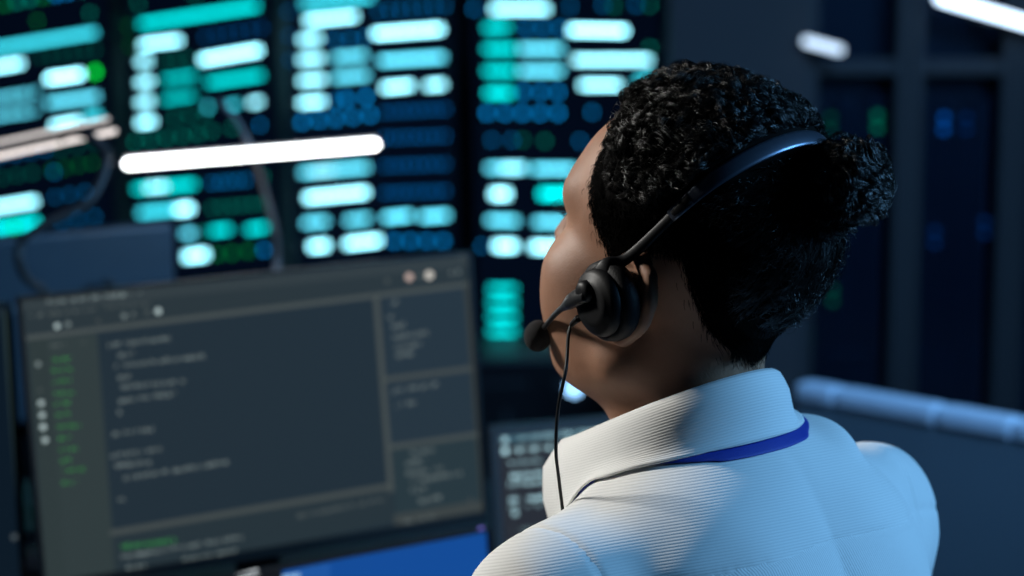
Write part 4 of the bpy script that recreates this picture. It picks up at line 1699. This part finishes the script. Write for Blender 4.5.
# headband: a tilted hoop over the crown of the head, just in front of the bun
bn_ = bp_ - np.array([0, -0.014, 0.03])
bn_ = bn_ / np.linalg.norm(bn_, axis=1)[:, None]
deg = np.degrees(ts)
lift_ = np.interp(np.abs(deg - 90), [0, 40, 62, 76], [0, 0, 0.003, 0.006])
bp_ = bp_ + bn_ * lift_[:, None]
core = np.abs(deg - 90) <= 50
wd = np.interp(np.abs(deg - 90), [0, 30, 46, 50], [0.0135, 0.0122, 0.0092, 0.0086])
ribbon('headband', bp_[core], bn_[core], wd[core], 0.0030, mat('headband_satin', (0.15, 0.18, 0.24), 0.36, metal=0.9, noise=0.1, nscale=300), hs)
for side in (0, 1):
    m_ = (deg <= 50) if side == 0 else (deg >= 130)
    p_ = bp_[m_]
    n_ = bn_[m_]
    if side:
        p_, n_ = p_[::-1], n_[::-1]
    tgt = np.array([(-1 if side == 0 else 1) * 0.0965, -0.006, 0.010])
    low = catmull([tgt + np.array([0, 0.004, -0.004]), tgt + np.array([0, 0.002, 0.012]), p_[3], p_[-1] + n_[-1] * 0.001], 8)
    sl_n = catmull([np.array([-1 if side == 0 else 1, 0, 0.1]), np.array([-1 if side == 0 else 1, 0, 0.15]), n_[3], n_[-1]], 8)
    ww_ = np.interp(np.linspace(0, 1, len(low)), [0, 0.25, 0.55, 0.9, 1.0], [0.020, 0.015, 0.0088, 0.0070, 0.0080])
    ribbon('slider_arm', low, sl_n, ww_, np.interp(np.linspace(0, 1, len(low)), [0, 0.3, 1], [0.008, 0.006, 0.0045]), M_HSG, hs)

# boom: pivot on the cup, tapered stalk, foam windscreen
fx_ = 1.0 if (CF @ Vector((1, 0, 0))).y > CF.translation.y else -1.0
piv = np.array(CF @ Vector((fx_ * 0.006, 0.007, 0.0205)))
MIC = np.array((-0.064, 0.071, -0.062))
lathe('boom_pivot', [(0.0075, -0.004), (0.0082, 0.000), (0.0078, 0.005), (0.0055, 0.0072), (0.002, 0.0076)], out_frame(piv, (-1, 0.22, -0.05)), M_HSG, hs, 28)
mt = MIC + np.array([-0.002, -0.006, 0.0095])
bpts = catmull([piv + np.array([-0.004, -0.002, 0.0]), piv * 0.86 + mt * 0.14 + np.array([-0.006, 0, 0.0]), piv * 0.66 + mt * 0.34 + np.array([-0.006, 0, 0.001]), piv * 0.34 + mt * 0.66 + np.array([-0.004, 0, 0.0015]), mt, mt + np.array([0.001, 0.006, -0.003])], 8)
nb_ = len(bpts)
ribbon('mic_boom', bpts, np.tile([[-0.8, -0.1, 0.55]], (nb_, 1)), np.interp(np.linspace(0, 1, nb_), [0, 0.34, 0.5, 1], [0.013, 0.0115, 0.0048, 0.0040]),
       np.interp(np.linspace(0, 1, nb_), [0, 0.34, 0.5, 1], [0.008, 0.008, 0.0036, 0.0030]), mat('boom_grey', (0.016, 0.017, 0.019), 0.3, spec=0.6), hs)
bm = bmesh.new()
bmesh.ops.create_icosphere(bm, subdivisions=4, radius=1.0)
for v_ in bm.verts:
    n_ = vnoise(np.array([v_.co[:]], np.float32), 22, 71)[0]
    v_.co *= 1 + 0.012 * n_
bmesh.ops.transform(bm, matrix=Matrix.Translation(MIC) @ Matrix.Diagonal((0.0104, 0.0104, 0.0118, 1)), verts=bm.verts)
bm_obj('microphone_foam', bm, M_FOAM, hs, True)

# cable from the cup bottom, past the collar tip, down the front of the chest
HWi = HW.inverted()
st = np.array(CF @ Vector((fx_ * 0.015, -0.016, 0.019)))
toh = lambda w_: np.array(HWi @ Vector(tuple(w_)))
d0 = 1.40
cab = catmull([st, st + np.array([-0.001, 0.006, -0.012]), toh(at(566, 368, 1.405)), toh(at(558, 410, 1.41)), toh(at(556, 450, 1.415)), toh(at(559, 480, 1.43)), toh(at(566, 540, 1.46)), toh(at(575, 640, 1.50))], 9)
tube('cable', cab, 0.00125, M_HS, hs, 8)
tube('cable_relief', cab[1:8], np.linspace(0.0027, 0.0018, 7), M_HS, hs, 10)

# ------------------------------------------------------------------ trousers and chair below the frame
trou = lambda P_: smin(smin(ell(P_, (0, -0.01, 0.56), (0.175, 0.135, 0.11)), cap(P_, (-0.09, 0.02, 0.545), (-0.12, 0.42, 0.54), 0.085, 0.065), 0.04),
                       smin(cap(P_, (0.09, 0.02, 0.545), (0.12, 0.42, 0.54), 0.085, 0.065), np.minimum(cap(P_, (-0.12, 0.42, 0.53), (-0.12, 0.44, 0.09), 0.062, 0.05), cap(P_, (0.12, 0.42, 0.53), (0.12, 0.44, 0.09), 0.062, 0.05)), 0.03), 0.04)
V, F = surface_nets(trou, (-0.25, -0.2, 0.0), (0.25, 0.55, 0.72), 0.009)
mesh_obj('trousers', V, F, mat('dark_trouser_cloth', (0.02, 0.022, 0.03), 0.9, noise=0.2), person)
for sx in (-0.12, 0.12):
    V, F = surface_nets(lambda P_: np.maximum(smin(ell(P_, (sx, 0.44, 0.05), (0.045, 0.06, 0.05)), ell(P_, (sx, 0.54, 0.035), (0.045, 0.10, 0.04)), 0.03), -P_[:, 2]), (sx - 0.1, 0.33, -0.02), (sx + 0.1, 0.7, 0.14), 0.008)
    mesh_obj('shoe', V, F, M_BLACK, person)

ch = bpy.data.objects.new('office_chair', None)
COL.objects.link(ch)
ch.matrix_world = PM
ch['label'] = 'low black office chair the person sits on'
ch['category'] = 'chair'
box('seat', T(0, 0.08, 0.43), (0.46, 0.44, 0.06), M_BLACK, ch, bevel=0.02)
box('backrest', T(0, -0.20, 0.70), (0.40, 0.04, 0.26), M_BLACK, ch, bevel=0.018)
box('back_support', T(0, -0.20, 0.48), (0.06, 0.02, 0.24), M_GREY, ch)
box('support_bar', T(0, -0.13, 0.385), (0.06, 0.16, 0.02), M_GREY, ch)
tube('gas_column', [(0, 0.08, 0.08), (0, 0.08, 0.40)], 0.025, M_GREY, ch, 16)
for i in range(5):
    a_ = i * 2 * math.pi / 5 + 0.3
    p1 = (0.27 * math.cos(a_), 0.08 + 0.27 * math.sin(a_), 0.075)
    tube('base_arm', [(0, 0.08, 0.10), p1], [0.022, 0.014], M_GREY, ch, 8)
    tube('caster', [(p1[0] - 0.012, p1[1], 0.028), (p1[0] + 0.012, p1[1], 0.028)], 0.028, M_BLACK, ch, 14)

for o in bpy.data.objects:
    for k_ in ('_world', '_loc'):
        if k_ in o:
            del o[k_]
